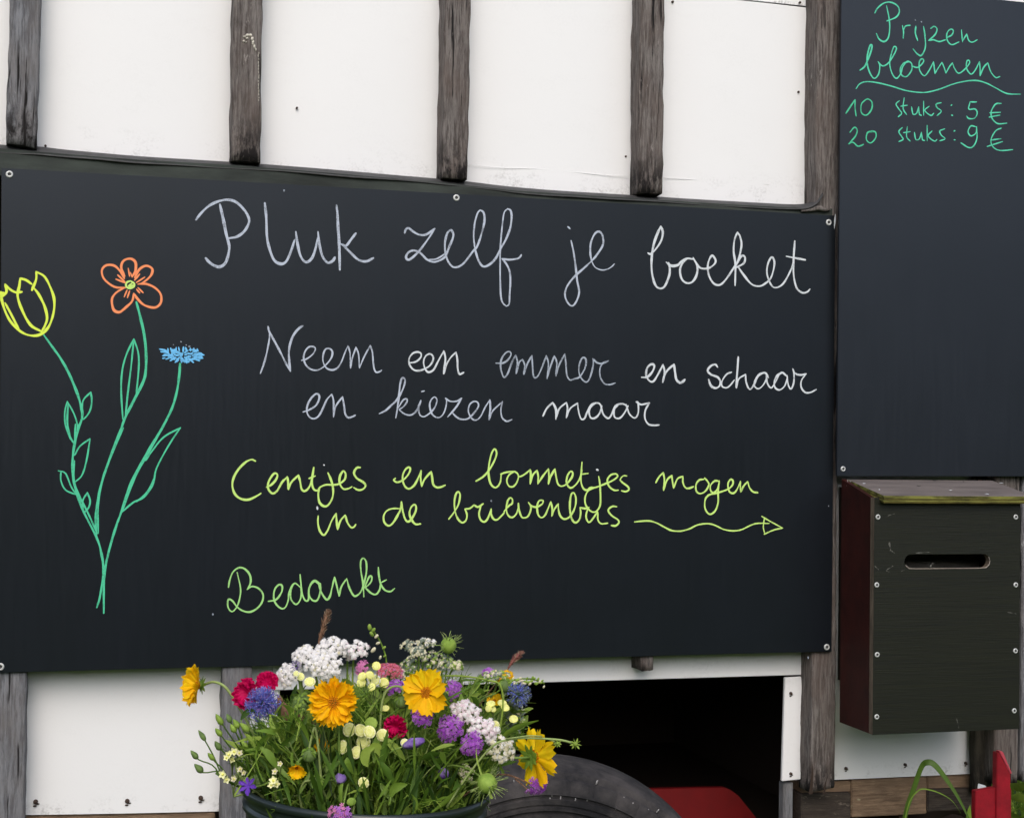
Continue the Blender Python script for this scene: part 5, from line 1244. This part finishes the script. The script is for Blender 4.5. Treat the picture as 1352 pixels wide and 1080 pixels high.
# --- blue thread flowers ------------------------------------------------
def blue_flower(label, px, py, rpx, n, dd, cnt, mats_, drop=0.0):
    FLOW.append((px, py, rpx, dd)); P, B_, m = head_frame(px, py, dd, n); t = thing('blue_flower', label, 'flower', P, None, mat=m); R = rpx*PX; mb = MB()
    for k in range(cnt):
        u = (k+0.5)/cnt; z = 1-1.5*u; a = k*2.39996; r = math.sqrt(max(0, 1-z*z))
        d = B_@Vector((r*math.cos(a), r*math.sin(a), z)); d = (d+Vector((rf.uniform(-1,1),rf.uniform(-1,1),rf.uniform(-1,1)-drop))*0.25).normalized()
        L_ = R*rf.uniform(0.68,1.15); q = P+d*L_
        mb.leaf(P+d*R*0.25, q, R*0.09, None, 2, rf.randrange(len(mats_)), 0.3)
        Bn = basis(d, rf.random()*6)
        for j in range(4):
            e = q + Bn@Vector((math.cos(j*1.57), math.sin(j*1.57), 0.7))*R*0.14
            mb.leaf(q-d*R*0.05, e, R*0.07, None, 1, rf.randrange(len(mats_)), 0.2, prof=lambda t: 0.8-0.4*t)
    mb.build('florets', mats_, t, kind='stuff')
    mb = MB(); mb.ball(P-B_@Vector((0,0,R*0.15)), R*0.3, R*0.3, R*0.35, B=B_); mb.build('calyx', G[3], t)
    stem(t, P-B_@Vector((0,0,R*0.3)), nv(*n), 0.0020)
blue_flower('blue thread-petalled flower beside the crimson pair at the left', 347, 929, 19.5, (-0.1,0.35,0.9), -0.06, 300, [BLUE, BLUE, DVIO], 0.3)
blue_flower('blue thistle-like flower at the right, before the dark opening', 684, 917, 15, (0.45,0.6,0.6), -0.03, 150, [BLUE, GREY], 0.0)
mb = MB(); P = dp(678, 934, BDIST-0.035)
blue_flower('little blue flower half hidden left of the open golden flower', 530, 907, 7, (0,0.6,0.7), -0.01, 50, [BLUE])
blue_flower('dark violet-blue tuft between the white yarrow umbels', 391, 879, 7, (0,0.4,0.9), -0.01, 50, [DVIO])

# grey-green thistle bracts under the right blue flower
def bract_spike(label, name, pa, pb_, rpx, mats_, dd, cnt, cat='plant'):
    A = dp(*pa, BDIST+dd); B0 = dp(*pb_, BDIST+dd+0.01); t = thing(name, label, cat, A); mb = MB(); R = rpx*PX; ax_ = (A-B0)
    for k in range(cnt):
        u = rf.random(); p = B0+ax_*u; w = R*(math.sin(math.pi*min(0.98, u*0.9+0.08))**0.7)
        d = (basis(ax_)@Vector((math.cos(k*2.4), math.sin(k*2.4), 0.7))).normalized()
        mb.leaf(p, p+d*w, w*0.35, ax_.normalized()*w*0.15, 3, rf.randrange(len(mats_)), 0.3)
    mb.build('bracts', mats_, t, kind='stuff'); stem(t, B0, ax_.normalized(), 0.0016)
    return t
bract_spike('grey-green leafy thistle collar under the right blue flower', 'thistle_collar', (680,918), (672,965), 15, [GREY, G[1], GREY], -0.02, 90)
bract_spike('white-dotted green spike hanging right of the thistle', 'budding_spike', (690,925), (684,972), 9, [LIME, IVORY, GREY], -0.02, 50)

# --- button flowers -------------------------------------------------------
def button_mesh(m1, m2):
    mb = MB(); nv_, nu_ = 6, 14; vs = [Vector((0,0,0.42))]
    for i in range(1, nv_+1):
        th = i/nv_*math.pi*0.62
        for k in range(nu_):
            a = 2*math.pi*k/nu_; w = 1+0.07*math.cos(a*7+i)
            vs.append(Vector((math.sin(th)*math.cos(a)*w, math.sin(th)*math.sin(a)*w, math.cos(th)*0.42 - (0.12 if i == 1 else 0))))
    fs = [(0, 1+k, 1+(k+1)%nu_) for k in range(nu_)]
    for i in range(nv_-1):
        for k in range(nu_): fs.append((1+i*nu_+k, 1+(i+1)*nu_+k, 1+(i+1)*nu_+(k+1)%nu_, 1+i*nu_+(k+1)%nu_))
    mb.add(vs, fs, 1, True)
    rr = random.Random(5)
    for ring, rad in ((20, 0.92), (15, 0.66)):
        for k in range(ring):
            a = 2*math.pi*k/ring+rr.uniform(-.1,.1); z = 0.40*math.cos(min(1, rad)*1.4)+0.02
            p = Vector((rad*0.72*math.cos(a), rad*0.72*math.sin(a), z+0.06)); q = Vector((rad*1.12*math.cos(a), rad*1.12*math.sin(a), z-0.05))
            mb.leaf(p, q, 0.30, Vector((0,0,0.05)), 2, 0, 0.1, up=Vector((0,0,1)), prof=lambda t: 0.55+0.45*t)
    return mesh_of(mb, 'flower_head', [m1, m2])
def bell_mesh(m1, m2):
    mb = MB()
    for k in range(5):
        a = 2*math.pi*k/5; d = Vector((math.cos(a), math.sin(a), 0.35)); mb.leaf(Vector((0,0,-0.3)), d*1.15, 0.95, Vector((0,0,-0.15)), 4, 0, 0.25, up=Vector((0,0,1)), prof=lambda t: math.sin(math.pi*min(0.93,t*0.85+0.1)))
    mb.ball(Vector((0,0,0.1)), 0.35, 0.35, 0.45, nu=7, nv=5, mi=1)
    mb.leaf(Vector((0,0,-0.2)), Vector((0.1,-0.5,-1.4)), 0.3, None, 3, 0, 0.2)
    return mesh_of(mb, 'flower_head', [m1, m2])
BC_ = Mf('button_centre', (0.84,0.84,0.36,1), (0.70,0.72,0.20,1), 0.1, 300)
BT_C = button_mesh(CREAM, BC_); TF_W = bell_mesh(IVORY, LEMON); TF_C = bell_mesh(CREAM, LEMON); BT_L = button_mesh(LEMON, BC_); BT_W = button_mesh(WHITE, BC_); BT_G = button_mesh(LIME, LIME)
def spray(label, name, heads, dd, cat='flower'):
    P0 = dp(heads[0][0], heads[0][1], BDIST+dd); cx = sum(h[0] for h in heads)/len(heads); cyy = max(h[1] for h in heads)+22
    t = thing(name, label, cat, P0); node = dp(cx, cyy, BDIST+dd+0.03)
    mb = MB()
    for h in heads:
        px, py, r, me_ = h[:4]; FLOW.append((px, py, r, dd)); n_ = h[4] if len(h) > 4 else (rf.uniform(-0.35,0.35), rf.uniform(0.1,0.6), 1)
        P, B_, m = head_frame(px, py, dd+rf.uniform(-0.012,0.012), n_, rf.uniform(0,6)); s_ = r*PX
        inst('flower_head', me_, t, m @ Matrix.Diagonal((s_,s_*rf.uniform(0.85,1.0),s_*rf.uniform(0.7,1.0),1)))
        mb.tube(bez(P-B_@Vector((0,0,s_*0.1)), P-B_@Vector((0,0,0.01)), node+Vector((0,0,0.02)), node, 5), 0.0008, 5)
    mb.tube([node, bc+Vector(((node.x-bc.x)*0.6, (node.y-bc.y)*0.6, 0.01)), bc+Vector((0.02,0.0,-0.15))], 0.0015, 5)
    mb.build('stem', G[5], t)
spray('spray of cream button flowers in the middle front of the bouquet', 'cream_button_flower', [(461,963,8.5,BT_C),(476,964,8,BT_C),(488,966,8,BT_C),(505,970,8,BT_C),(480,979,9,BT_C),(453,986,8.5,BT_C,(-0.6,0.2,0.8)),(471,993,8,BT_C),(490,955,8,BT_G)], -0.10)
spray('spray of lemon yellow button flowers above the cream ones, left of the coral cluster', 'lemon_button_flower', [(497,879,6,BT_L),(478,893,6,BT_L),(488,891,5.5,BT_L),(477,901,6,BT_L),(494,898,8,BT_W),(507,901,6.5,BT_L),(491,907,5,BT_L),(509,935,5,BT_L,(0,0.8,0.6))], -0.05)
spray('pale yellow ragged flower pair between the yarrow and the large golden flower', 'pale_button_flower', [(409,900,7,BT_C),(397,893,5.5,BT_C),(391,889,4,BT_W)], -0.05)
spray('spray of lemon button flowers in the right part before the thistle', 'lemon_button_flower', [(648,929,6,BT_L,(0,0.9,0.5)),(663,928,6.5,BT_L,(0,0.9,0.5)),(667,934,6,BT_L,(0.2,0.8,0.6)),(645,935,4.5,BT_L),(651,936,4,BT_L),(678,949,6,BT_L,(0,0.8,0.7)),(654,957,6,BT_C)], -0.05)
spray('single cream button low in the middle of the bouquet', 'cream_button_flower', [(480,1033,7,BT_C)], -0.12)
spray('small greenish button low at the left front of the rim', 'green_button_flower', [(464,1058,5.5,BT_G,(0,0.2,1))], -0.15)
spray('ivory side buds beside the dark violet bud', 'ivory_button_flower', [(534,980,5,BT_W),(555,1027,4,BT_C),(548,1026,3.5,BT_G)], -0.10)
spray('pale yellow-white toadflax cluster at the far left, upper one', 'pale_toadflax', [(302,996,4.5,TF_C),(309,992,5,TF_C),(316,994,4,TF_W),(306,1002,4.5,TF_C),(299,1000,4,TF_C)], -0.08)
spray('pale yellow toadflax cluster at the far left, lower one', 'pale_toadflax', [(294,1022,5,TF_C),(299,1029,4.5,TF_C),(309,1028,4,TF_W),(317,1015,4,TF_W),(322,1020,3.5,TF_W)], -0.09)
spray('pale toadflax cluster left of the withering yellow flower', 'pale_toadflax', [(363,1018,4,TF_W),(361,1030,5,TF_C),(365,1035,4.5,TF_C),(358,1036,4,TF_C),(370,1008,3.5,TF_W)], -0.14)

# --- spiky green seed pods -----------------------------------------------
def pod(label, px, py, rpx, dd, n, hairs=26):
    FLOW.append((px, py, rpx, dd)); P, B_, m = head_frame(px, py, dd, n); t = thing('seed_pod', label, 'seed pod', P, None, mat=m); R = rpx*PX; mb = MB()
    nu_, nv_ = 20, 10; vs = []
    for i in range(nv_+1):
        th = math.pi*i/nv_
        for k in range(nu_):
            a = 2*math.pi*k/nu_; rr = R*math.sin(th)*(1+0.07*abs(math.cos(a*2.5)))
            vs.append(m @ Vector((rr*math.cos(a), rr*math.sin(a), -R*1.15*math.cos(th))))
    mb.add(vs, [(i*nu_+k, i*nu_+(k+1)%nu_, (i+1)*nu_+(k+1)%nu_, (i+1)*nu_+k) for i in range(nv_) for k in range(nu_)], 0, True)
    mb.build('pod', LIME, t)
    mb = MB()
    for k in range(5):
        a = k*1.257; mb.tube([m@Vector((0.2*R*math.cos(a),0.2*R*math.sin(a),R*1.05)), m@Vector((0.5*R*math.cos(a),0.5*R*math.sin(a),R*1.6)), m@Vector((1.0*R*math.cos(a),1.0*R*math.sin(a),R*1.8))], [R*0.08,R*0.06,R*0.02], 4)
    for k in range(hairs):
        a = rf.uniform(0,6.28); z = rf.uniform(-0.5,0.9)
        d = m.to_3x3()@Vector((math.cos(a), math.sin(a), z)).normalized(); p = m@Vector((0,0,-R))
        q = P+d*R*rf.uniform(1.7,2.5); mb.tube([p, P+d*R*1.15, q], [R*0.05,R*0.035,R*0.015], 4, caps=False)
        w = P+d*R*1.5; mb.tube([w, w+(q-w)*0.5+Vector((rf.uniform(-1,1),rf.uniform(-1,1),rf.uniform(-1,1)))*R*0.4], [R*0.03,R*0.012], 4, caps=False)
    mb.build('thread_bracts', G[5], t, kind='stuff'); stem(t, m@Vector((0,0,-R)), nv(*n), 0.0016)
pod('round lime green seed pod with spidery threads at the top middle', 592, 852, 10, 0.02, (0.05,0.8,0.5))
pod('round lime green seed pod with threads at the lower right above the rim', 643, 1034, 12, -0.12, (0.4,-0.2,0.85))
# nodding round green buds
def nod(label, px, py, rpx, dd, stempts, m_=None):
    FLOW.append((px, py, rpx, dd)); P = dp(px, py, BDIST+dd); t = thing('round_bud', label, 'flower bud', P); R = rpx*PX; mb = MB(); mb.ball(P, R, R, R*0.75, B=basis(nv(0.1,0.3,1)), nu=14, nv=8)
    for k in range(7):
        a = k*0.9; d = nv(math.cos(a), 0.5*math.sin(a)+0.3, 0.5); mb.leaf(P+UP_*R*0.6, P+d*R*1.25, R*0.5, UP_*R*0.25, 4, 1, 0.2)
    mb.build('bud', [m_ or GRBUD, G[1]], t); mb = MB()
    mb.tube(cr([tuple(dp(a, b, BDIST+dd+0.005)) for a, b in stempts])+[bc+Vector((0.0,0.03,-0.12))], 0.0016, 6); mb.build('stem', G[5], t)
nod('round green nodding bud below the violet head in the middle', 531, 926, 9, -0.08, [(531,918),(532,911),(527,906),(517,907),(508,916),(503,940),(500,1000)])
nod('olive green nodding bud at the left beside the violet-blue flower', 342, 1030, 11, -0.07, [(338,1020),(332,1004),(322,998),(313,1004),(314,1020),(330,1038)])
nod('flat green nodding bud low at the left of the bouquet', 418, 1034, 9, -0.12, [(412,1030),(402,1032),(396,1045),(398,1065)])
nod('round green bud low in the left middle', 436, 1014, 9, -0.10, [(437,1022),(440,1040),(445,1065)])
nod('green calyx of a faded flower on a pale stalk, left middle', 408, 997, 9, -0.12, [(408,990),(411,975),(416,960),(420,985),(425,1040)])
nod('round green bud behind the umbel at the top right', 667, 905, 9, 0.0, [(666,914),(660,940),(640,1000)])
# violet buds
def vbud(label, px, py, lpx, rpx, ang, dd, m_=None):
    FLOW.append((px, py, lpx*0.5, dd)); P = dp(px, py, BDIST+dd); d = (RT_*math.cos(ang)+UP_*math.sin(ang)+TC_*0.2).normalized(); t = thing('violet_bud', label, 'flower bud', P); mb = MB(); L_ = lpx*PX; R = rpx*PX; n_ = 9; seg_ = 12; vs = []; B_ = basis(d)
    for i in range(n_):
        u = i/(n_-1); r = R*math.sin(math.pi*min(0.93, u*0.85+0.06))**0.8
        for k in range(seg_):
            a = 2*math.pi*k/seg_+u*1.6; rr = r*(1+0.22*math.cos(a*4-u*3)); vs.append(P+d*L_*(u-0.5)+B_@Vector((rr*math.cos(a), rr*math.sin(a), 0)))
    mb.add(vs, [(i*seg_+k, i*seg_+(k+1)%seg_, (i+1)*seg_+(k+1)%seg_, (i+1)*seg_+k) for i in range(n_-1) for k in range(seg_)]+[tuple(reversed(range(seg_))), tuple((n_-1)*seg_+k for k in range(seg_))], 0, True)
    mb.build('bud', m_ or DVIO, t); stem(t, P+d*L_*0.5 if math.sin(ang) < 0 else P-d*L_*0.5, d, 0.0014)
vbud('striped violet and white rolled bud under the dark crimson flower', 546, 981, 29, 6.5, 0.35, -0.12)
vbud('small dusky violet bud low in the middle of the bouquet', 449, 1028, 15, 7, 0.2, -0.12)
vbud('dark violet withered bud low right of the middle', 586, 1021, 15, 7, 1.9, -0.08)
# violet open flower at the left
P, B_, m = head_frame(328, 1037, -0.14, (-0.2,0.5,0.8)); t = thing('violet_larkspur', 'small violet-blue starry flower low at the left of the bouquet', 'flower', P, None, mat=m); pm = petal_mesh('petal', Mf('violet_blue', (0.17,0.06,0.50,1)), 1.0, 0.42, 1, 0.1, 0.2, 0.1, seed=77)
for k in range(6):
    s_ = 13*PX*rf.uniform(0.8,1.2); inst('petal', pm, t, m @ Matrix.Rotation(k*1.05+0.3, 4, 'Z') @ Matrix.Rotation(0.35, 4, 'X') @ Matrix.Diagonal((s_,s_,s_,1)))
stem(t, P, nv(-0.2,0.5,0.8), 0.0012)

# --- spikes -------------------------------------------------------------
def spike(label, name, pts, rpx, m_, dd, cat='plant', cnt=170, bristle=2.0):
    C = cr([tuple(dp(a, b, BDIST+dd)) for a, b in pts], 0.2); t = thing(name, label, cat, C[0]); mb = MB(); n_ = len(C); R = rpx*PX
    mb.tube(C, [R*0.5*max(0.15, math.sin(math.pi*min(0.97, i/(n_-1)*0.85+0.1))**0.6) for i in range(n_)], 8)
    for k in range(cnt):
        i = rf.randrange(1, n_-1); u = i/(n_-1); d = (C[i-1]-C[i+1]).normalized(); B_ = basis(d); a = rf.uniform(0,6.28)
        p = C[i]; q = p+(B_@Vector((math.cos(a), math.sin(a), bristle*rf.uniform(0.5,1.3)))).normalized()*R*2.1*max(0.3, math.sin(math.pi*min(0.97, u*0.85+0.1)))
        mb.leaf(p, q, R*0.32, None, 2, rf.choice((0,0,1)), 0.3)
    mb.build('seed_head', [m_, STRAW], t); stem(t, C[-1], (C[0]-C[-1]).normalized(), 0.0010, BROWN); return t
spike('tall brown grass seed head rising above the white yarrow', 'grass_seed_head', [(434,806),(431,815),(427,828),(423,842),(420,856)], 5.5, BROWN, 0.05)
spike('rose-brown grass seed head leaning right at the top right', 'grass_seed_head', [(691,861),(684,866),(676,874),(670,884)], 4, RUST, 0.03, bristle=1.6)
def budspike(label, name, pts, buds, dd, mats_, tomid=True):
    C = cr([tuple(dp(a, b, BDIST+dd)) for a, b in pts], 0.2); t = thing(name, label, 'flower bud', C[0]); mb = MB(); mb.tube(C, 0.0012, 6); mb.build('stalk', G[1], t)
    for (px, py, r, ang, mi) in buds:
        mb = MB(); P = dp(px, py, BDIST+dd-0.004); d = (RT_*math.cos(ang)+UP_*math.sin(ang)+TC_*0.35).normalized(); mb.ball(P, r*0.62*PX, r*0.62*PX, r*PX*1.1, B=basis(d), nu=8, nv=6)
        mb.leaf(P-d*r*PX, P+d*r*PX*0.5, r*PX*0.9, None, 3, 1, 0.4); mb.build('bud', [mats_[mi], G[1]], t)
    stem(t, C[-1], (C[0]-C[-1]).normalized(), 0.0013)
budspike('upright green snapdragon bud spike at the top of the bouquet', 'budding_spike', [(488,826),(494,834),(502,847),(508,862),(511,878)], [(488,828,4.5,1.6,0),(493,832,4,1.0,0),(491,837,4,2.2,0),(497,840,3.5,0.8,1),(499,849,3.2,0.5,1),(507,855,3.2,0.7,0),(493,858,4.5,0.9,1),(502,868,3,1.2,1),(508,866,2.5,0.6,0)], 0.03, [LIME, IVORY])
bb_ = [(640+0,0,0,0,0)]; sp_b = []
for k in range(26):
    u = k/25; px = 672+46*u; py = 902-7*math.sin(u*2.4)+u*6+rf.uniform(-5,4); sp_b.append((px, py, rf.uniform(2.6,3.8)*(1-0.3*u), rf.uniform(0,1.5), rf.choice((0,0,1))))
budspike('green-white bud spike pointing right over the dark opening', 'budding_spike', [(719,902),(705,897),(690,896),(672,900),(655,915)], sp_b, 0.0, [LIME, IVORY])
# left buds on long stalks
LB_ = [((258,998),(266,1003),15,5.5), ((264,1016),(276,1014),16,6.5), ((268,973),(275,984),17,5), ((280,1000),(272,997),13,5), ((290,968),(283,965),14,5.5), ((289,986),(284,980),15,6), ((291,952),(297,965),18,6), ((303,950),(297,946),13,5.5), ((313,957),(308,950),14,6), ((309,963),(305,957),13,6), ((325,962),(320,950),17,6.5), ((324,985),(323,976),14,5), ((327,916+50),(325,955),10,4)]
t = thing('bud_branch', 'branching spray of pointed green buds reaching out at the far left', 'flower bud', dp(300, 1000, BDIST-0.08)); root = [(390,1072),(350,1050),(320,1036),(295,1024)]
mb = MB(); base = dp(352,1062,BDIST-0.08); C0 = cr([tuple(dp(a, b, BDIST+d_)) for a, b, d_ in ((285,1020,-0.08),(300,1030,-0.075),(322,1041,-0.05),(352,1050,-0.03))]); mb.tube(C0+[bc+Vector((-0.06,-0.03,-0.12))], 0.0016, 6)
for (cx, cyy), (bx, by), l_, r_ in LB_:
    d0 = dp(cx, cyy, BDIST-0.08); ang = 0
    tx, ty = (cx+rf.uniform(28,40), cyy+rf.uniform(30,42)); e = C0[min(len(C0)-1, max(0, int((tx-285)/75*len(C0))))]
    if cx > 288: e = dp(338+rf.uniform(-6,10), 1040, BDIST-0.05)
    mb.tube(bez(d0, d0-(RT_*-0.5+UP_*0.8)*0.014, e+UP_*0.02-RT_*0.005, e, 6), [0.0009]*6+[0.0013], 5)
mb.build('stem', G[0], t)
for (cx, cyy), (bx, by), l_, r_ in LB_:
    mb = MB(); P = dp(cx, cyy, BDIST-0.08); d = (RT_*rf.uniform(-0.75,-0.35)+UP_*0.8+TC_*rf.uniform(-0.1,0.3)).normalized(); B_ = basis(d); L_ = l_*PX; R = r_*PX*0.62
    vs = []; n_ = 8
    for i in range(n_+1):
        u = i/n_; rr = R*(math.sin(math.pi*u**0.75)**0.9)*(1 if u < 0.97 else 0.3)+R*0.08
        for k in range(9):
            a = 2*math.pi*k/9+u*1.2; q = rr*(1+0.12*math.cos(3*a)); vs.append(P+d*L_*(u-0.35)+B_@Vector((q*math.cos(a), q*math.sin(a), 0)))
    mb.add(vs, [(i*9+k, i*9+(k+1)%9, (i+1)*9+(k+1)%9, (i+1)*9+k) for i in range(n_) for k in range(9)], 0, True)
    for k in range(3): a = k*2.1; mb.leaf(P-d*L_*0.35, P+d*L_*0.25+B_@Vector((math.cos(a),math.sin(a),0))*R*0.9, R*0.9, None, 3, 1, 0.4)
    mb.build('bud', [GRBUD if rf.random() < 0.6 else LIME, G[0]], t)
# tendrils reaching right with star-shaped tips
t = thing('trailing_stem', 'thin lime green stems reaching right over the tyre with small star tips', 'plant', dp(745,982,BDIST-0.11)); mb = MB()
mb.tube(cr([tuple(dp(a, b, BDIST-0.11)) for a, b in ((757,981),(742,977),(720,975),(695,974),(672,976),(650,985),(620,1020),(590,1065))]), 0.0014, 6)
mb.tube(cr([tuple(dp(a, b, BDIST-0.112)) for a, b in ((716,972),(700,971),(684,973),(668,975))]), 0.0009, 6)
mb.tube(cr([tuple(dp(a, b, BDIST-0.11)) for a, b in ((734,980),(728,977),(722,975))]), 0.0009, 6)
mb.build('stem', G[5], t)
for px, py, r in ((760,982,7.5),(736,981,5.5)):
    mb = MB(); P = dp(px, py, BDIST-0.112); mb.ball(P, r*0.42*PX, nu=8, nv=6)
    for k in range(9): a = k*0.7-0.9; mb.leaf(P, P+(RT_*math.cos(a)+UP_*math.sin(a)+TC_*0.3*math.cos(k))*r*PX, r*0.35*PX, None, 3, 0, 0.3)
    mb.build('bud', G[2], t)
t = thing('arched_grass', 'arched lime green grass stem over the top right flowers', 'grass', dp(620,893,BDIST-0.06)); mb = MB()
mb.tube(cr([tuple(dp(a, b, BDIST-0.06)) for a, b in ((588,892),(605,892),(625,894),(645,898),(660,904),(664,930),(655,980),(620,1060))]), 0.0013, 6); mb.build('stem', G[2], t)
# brown curved leaf
mb = MB(); t = thing('withered_leaf', 'withered red-brown curved leaf left of the large golden flower', 'leaf', dp(385,935,BDIST-0.02))
blade_pts = [(368,918),(372,932),(382,944),(398,952),(415,960),(424,978)]
C = cr([tuple(dp(a, b, BDIST-0.015)) for a, b in blade_pts], 0.2); n_ = len(C); vs = []
for i, p in enumerate(C):
    tt = i/(n_-1); s_v = (C[min(i+1,n_-1)]-C[max(i-1,0)]).cross(TC_).normalized(); w = 9*PX*math.sin(math.pi*min(0.97, tt*0.9+0.07)); vs += [p-s_v*w, p+TC_*w*0.3, p+s_v*w]
mb.add(vs, [q for i in range(n_-1) for q in ((i*3,i*3+1,i*3+4,i*3+3),(i*3+1,i*3+2,i*3+5,i*3+4))], 0, True); mb.build('blade', BROWN, t); stem(t, C[-1], nv(0,1,0), 0.0012, BROWN)

# --- greenery between the flowers ----------------------------------------
rb = random.Random(77); mb = MB()
def hull(px):      # upper outline of the greenery in photo rows
    P = [(300,1005),(330,985),(345,960),(365,935),(385,920),(430,915),(470,905),(500,893),(560,890),(600,895),(650,905),(680,925),(690,960),(685,1000),(670,1040),(655,1060)]
    for (a, b), (c, d) in zip(P, P[1:]):
        if a <= px <= c: return b+(d-b)*(px-a)/(c-a)
    return 1060
lan = lambda t: math.sin(math.pi*min(1, t*0.92+0.05))**0.9
cnt = 0
while cnt < 2700:
    px = rb.uniform(305, 688); h = hull(px); py = rb.uniform(h, 1075); depth = rb.uniform(-0.125, 0.12)
    u = (1075-py)/(1075-h+1)
    if py > 1040 and (px < 345 or px > 640): continue
    # stay inside the bucket's mouth near the rim
    P = dp(px, py, BDIST+depth)
    lim = RR*(0.90+1.0*max(0, (P.z-bc.z))/0.16)
    q = Vector((P.x-bc.x, P.y-bc.y, 0))
    if q.length > lim: 
        q = q.normalized()*lim*rb.uniform(0.85,1); P.x = bc.x+q.x; P.y = bc.y+q.y
    if P.z < bc.z-0.03: continue
    if any((px-a)**2+(py-b)**2 < (c+8)**2 and depth < e+0.03 for a, b, c, e in FLOW): continue
    cnt += 1
    out = q*0.8+Vector((rb.uniform(-1,1),rb.uniform(-1,1),0))*0.07
    d = (Vector((0,0,1))*rb.uniform(0.1,1.1)+out/ RR*0.6+Vector((rb.uniform(-.8,.8),rb.uniform(-.8,.8),0))).normalized()
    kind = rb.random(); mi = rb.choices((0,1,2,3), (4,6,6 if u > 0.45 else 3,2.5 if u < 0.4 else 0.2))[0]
    if kind < 0.40:
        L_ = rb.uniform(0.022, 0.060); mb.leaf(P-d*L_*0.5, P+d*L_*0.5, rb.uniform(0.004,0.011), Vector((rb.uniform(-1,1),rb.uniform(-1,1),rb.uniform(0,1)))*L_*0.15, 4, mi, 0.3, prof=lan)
    elif kind < 0.62:
        L_ = rb.uniform(0.04, 0.09); mb.leaf(P-d*L_*0.6, P+d*L_*0.4, rb.uniform(0.0018,0.0040), Vector((rb.uniform(-1,1),rb.uniform(-1,1),rb.uniform(0,1)))*L_*0.15, 5, mi, 0.3, prof=lambda t: 1-0.8*t)
    elif kind < 0.88:      # feathery leaf: many short threads along a rib
        L_ = rb.uniform(0.03, 0.055); a0 = P-d*L_*0.5; bn = Vector((rb.uniform(-1,1),rb.uniform(-1,1),0))*L_*0.12
        B_ = basis(d, rb.random()*6)
        mb.leaf(a0, a0+d*L_, 0.0014, bn, 3, mi, 0.2, prof=lambda t: 1-0.5*t)
        for k in range(8):
            t_ = 0.15+0.8*k/8; p = a0+d*L_*t_+bn*4*t_*(1-t_); sgn = 1 if k % 2 else -1
            e = (B_@Vector((sgn, 0.1, 0.9))).normalized(); l = L_*0.35*(1-0.5*t_); mb.leaf(p, p+e*l, 0.0014, None, 1, mi, 0.2, prof=lambda t: 1-0.7*t)
            mb.leaf(p+e*l*0.5, p+e*l*0.5+d*l*0.5, 0.0011, None, 1, mi, 0.2, prof=lambda t: 1-0.7*t)
    else:
        a0 = Vector((bc.x+q.x*0.6, bc.y+q.y*0.6, bc.z-0.03)); mb.tube(bez(a0, a0+Vector((0,0,0.04)), P-d*0.02, P, 5), 0.0009, 4, rb.choice((4,4,5)), caps=False)
# dark leafy understorey inside the mouth
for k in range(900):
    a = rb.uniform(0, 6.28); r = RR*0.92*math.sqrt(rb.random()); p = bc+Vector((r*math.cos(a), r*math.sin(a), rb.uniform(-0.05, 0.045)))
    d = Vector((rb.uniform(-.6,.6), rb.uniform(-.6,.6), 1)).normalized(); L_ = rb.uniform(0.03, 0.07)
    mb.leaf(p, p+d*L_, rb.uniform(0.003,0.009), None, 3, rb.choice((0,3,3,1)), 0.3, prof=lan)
mb.build('bouquet_greenery', G, kind='stuff', label='dense green stems and feathery leaves filling the bucket between the flowers', cat='foliage')
# a few larger leaves as things of their own
for i, (lab, pts, w, mi, dd) in enumerate([
    ('broad folded lime green leaf under the cream buttons', [(487,990),(494,986),(501,990),(503,1002)], 13, 2, -0.11),
    ('lime green leaf hanging left below the cream buttons', [(494,986),(484,992),(482,1004),(486,1012)], 12, 2, -0.115),
    ('broad mid-green leaf low in the middle right above the rim', [(516,1052),(520,1042),(528,1037),(538,1035)], 11, 1, -0.13),
    ('broad green leaf in the left middle of the bouquet', [(338,978),(350,985),(368,988),(384,984)], 13, 0, -0.08),
    ('dark green leaf under the blue flower at the left', [(318,950),(324,942),(332,938),(340,941)], 8, 3, -0.07)]):
    t = thing('green_leaf', lab, 'leaf', dp(*pts[0], BDIST+dd)); mb = MB(); C = cr([tuple(dp(a, b, BDIST+dd)) for a, b in pts], 0.2); n_ = len(C); vs = []
    for j, p in enumerate(C):
        tt = j/(n_-1); s_v = (C[min(j+1,n_-1)]-C[max(j-1,0)]).cross(TC_).normalized(); wv = w*0.5*PX*math.sin(math.pi*min(0.97, tt*0.9+0.07)); vs += [p-s_v*wv+TC_*wv*0.3, p, p+s_v*wv+TC_*wv*0.3]
    mb.add(vs, [q for j in range(n_-1) for q in ((j*3,j*3+1,j*3+4,j*3+3),(j*3+1,j*3+2,j*3+5,j*3+4))], 0, True); mb.build('blade', G[mi], t)
    if i != 1: stem(t, C[0], nv(0,0.5,0), 0.0010)
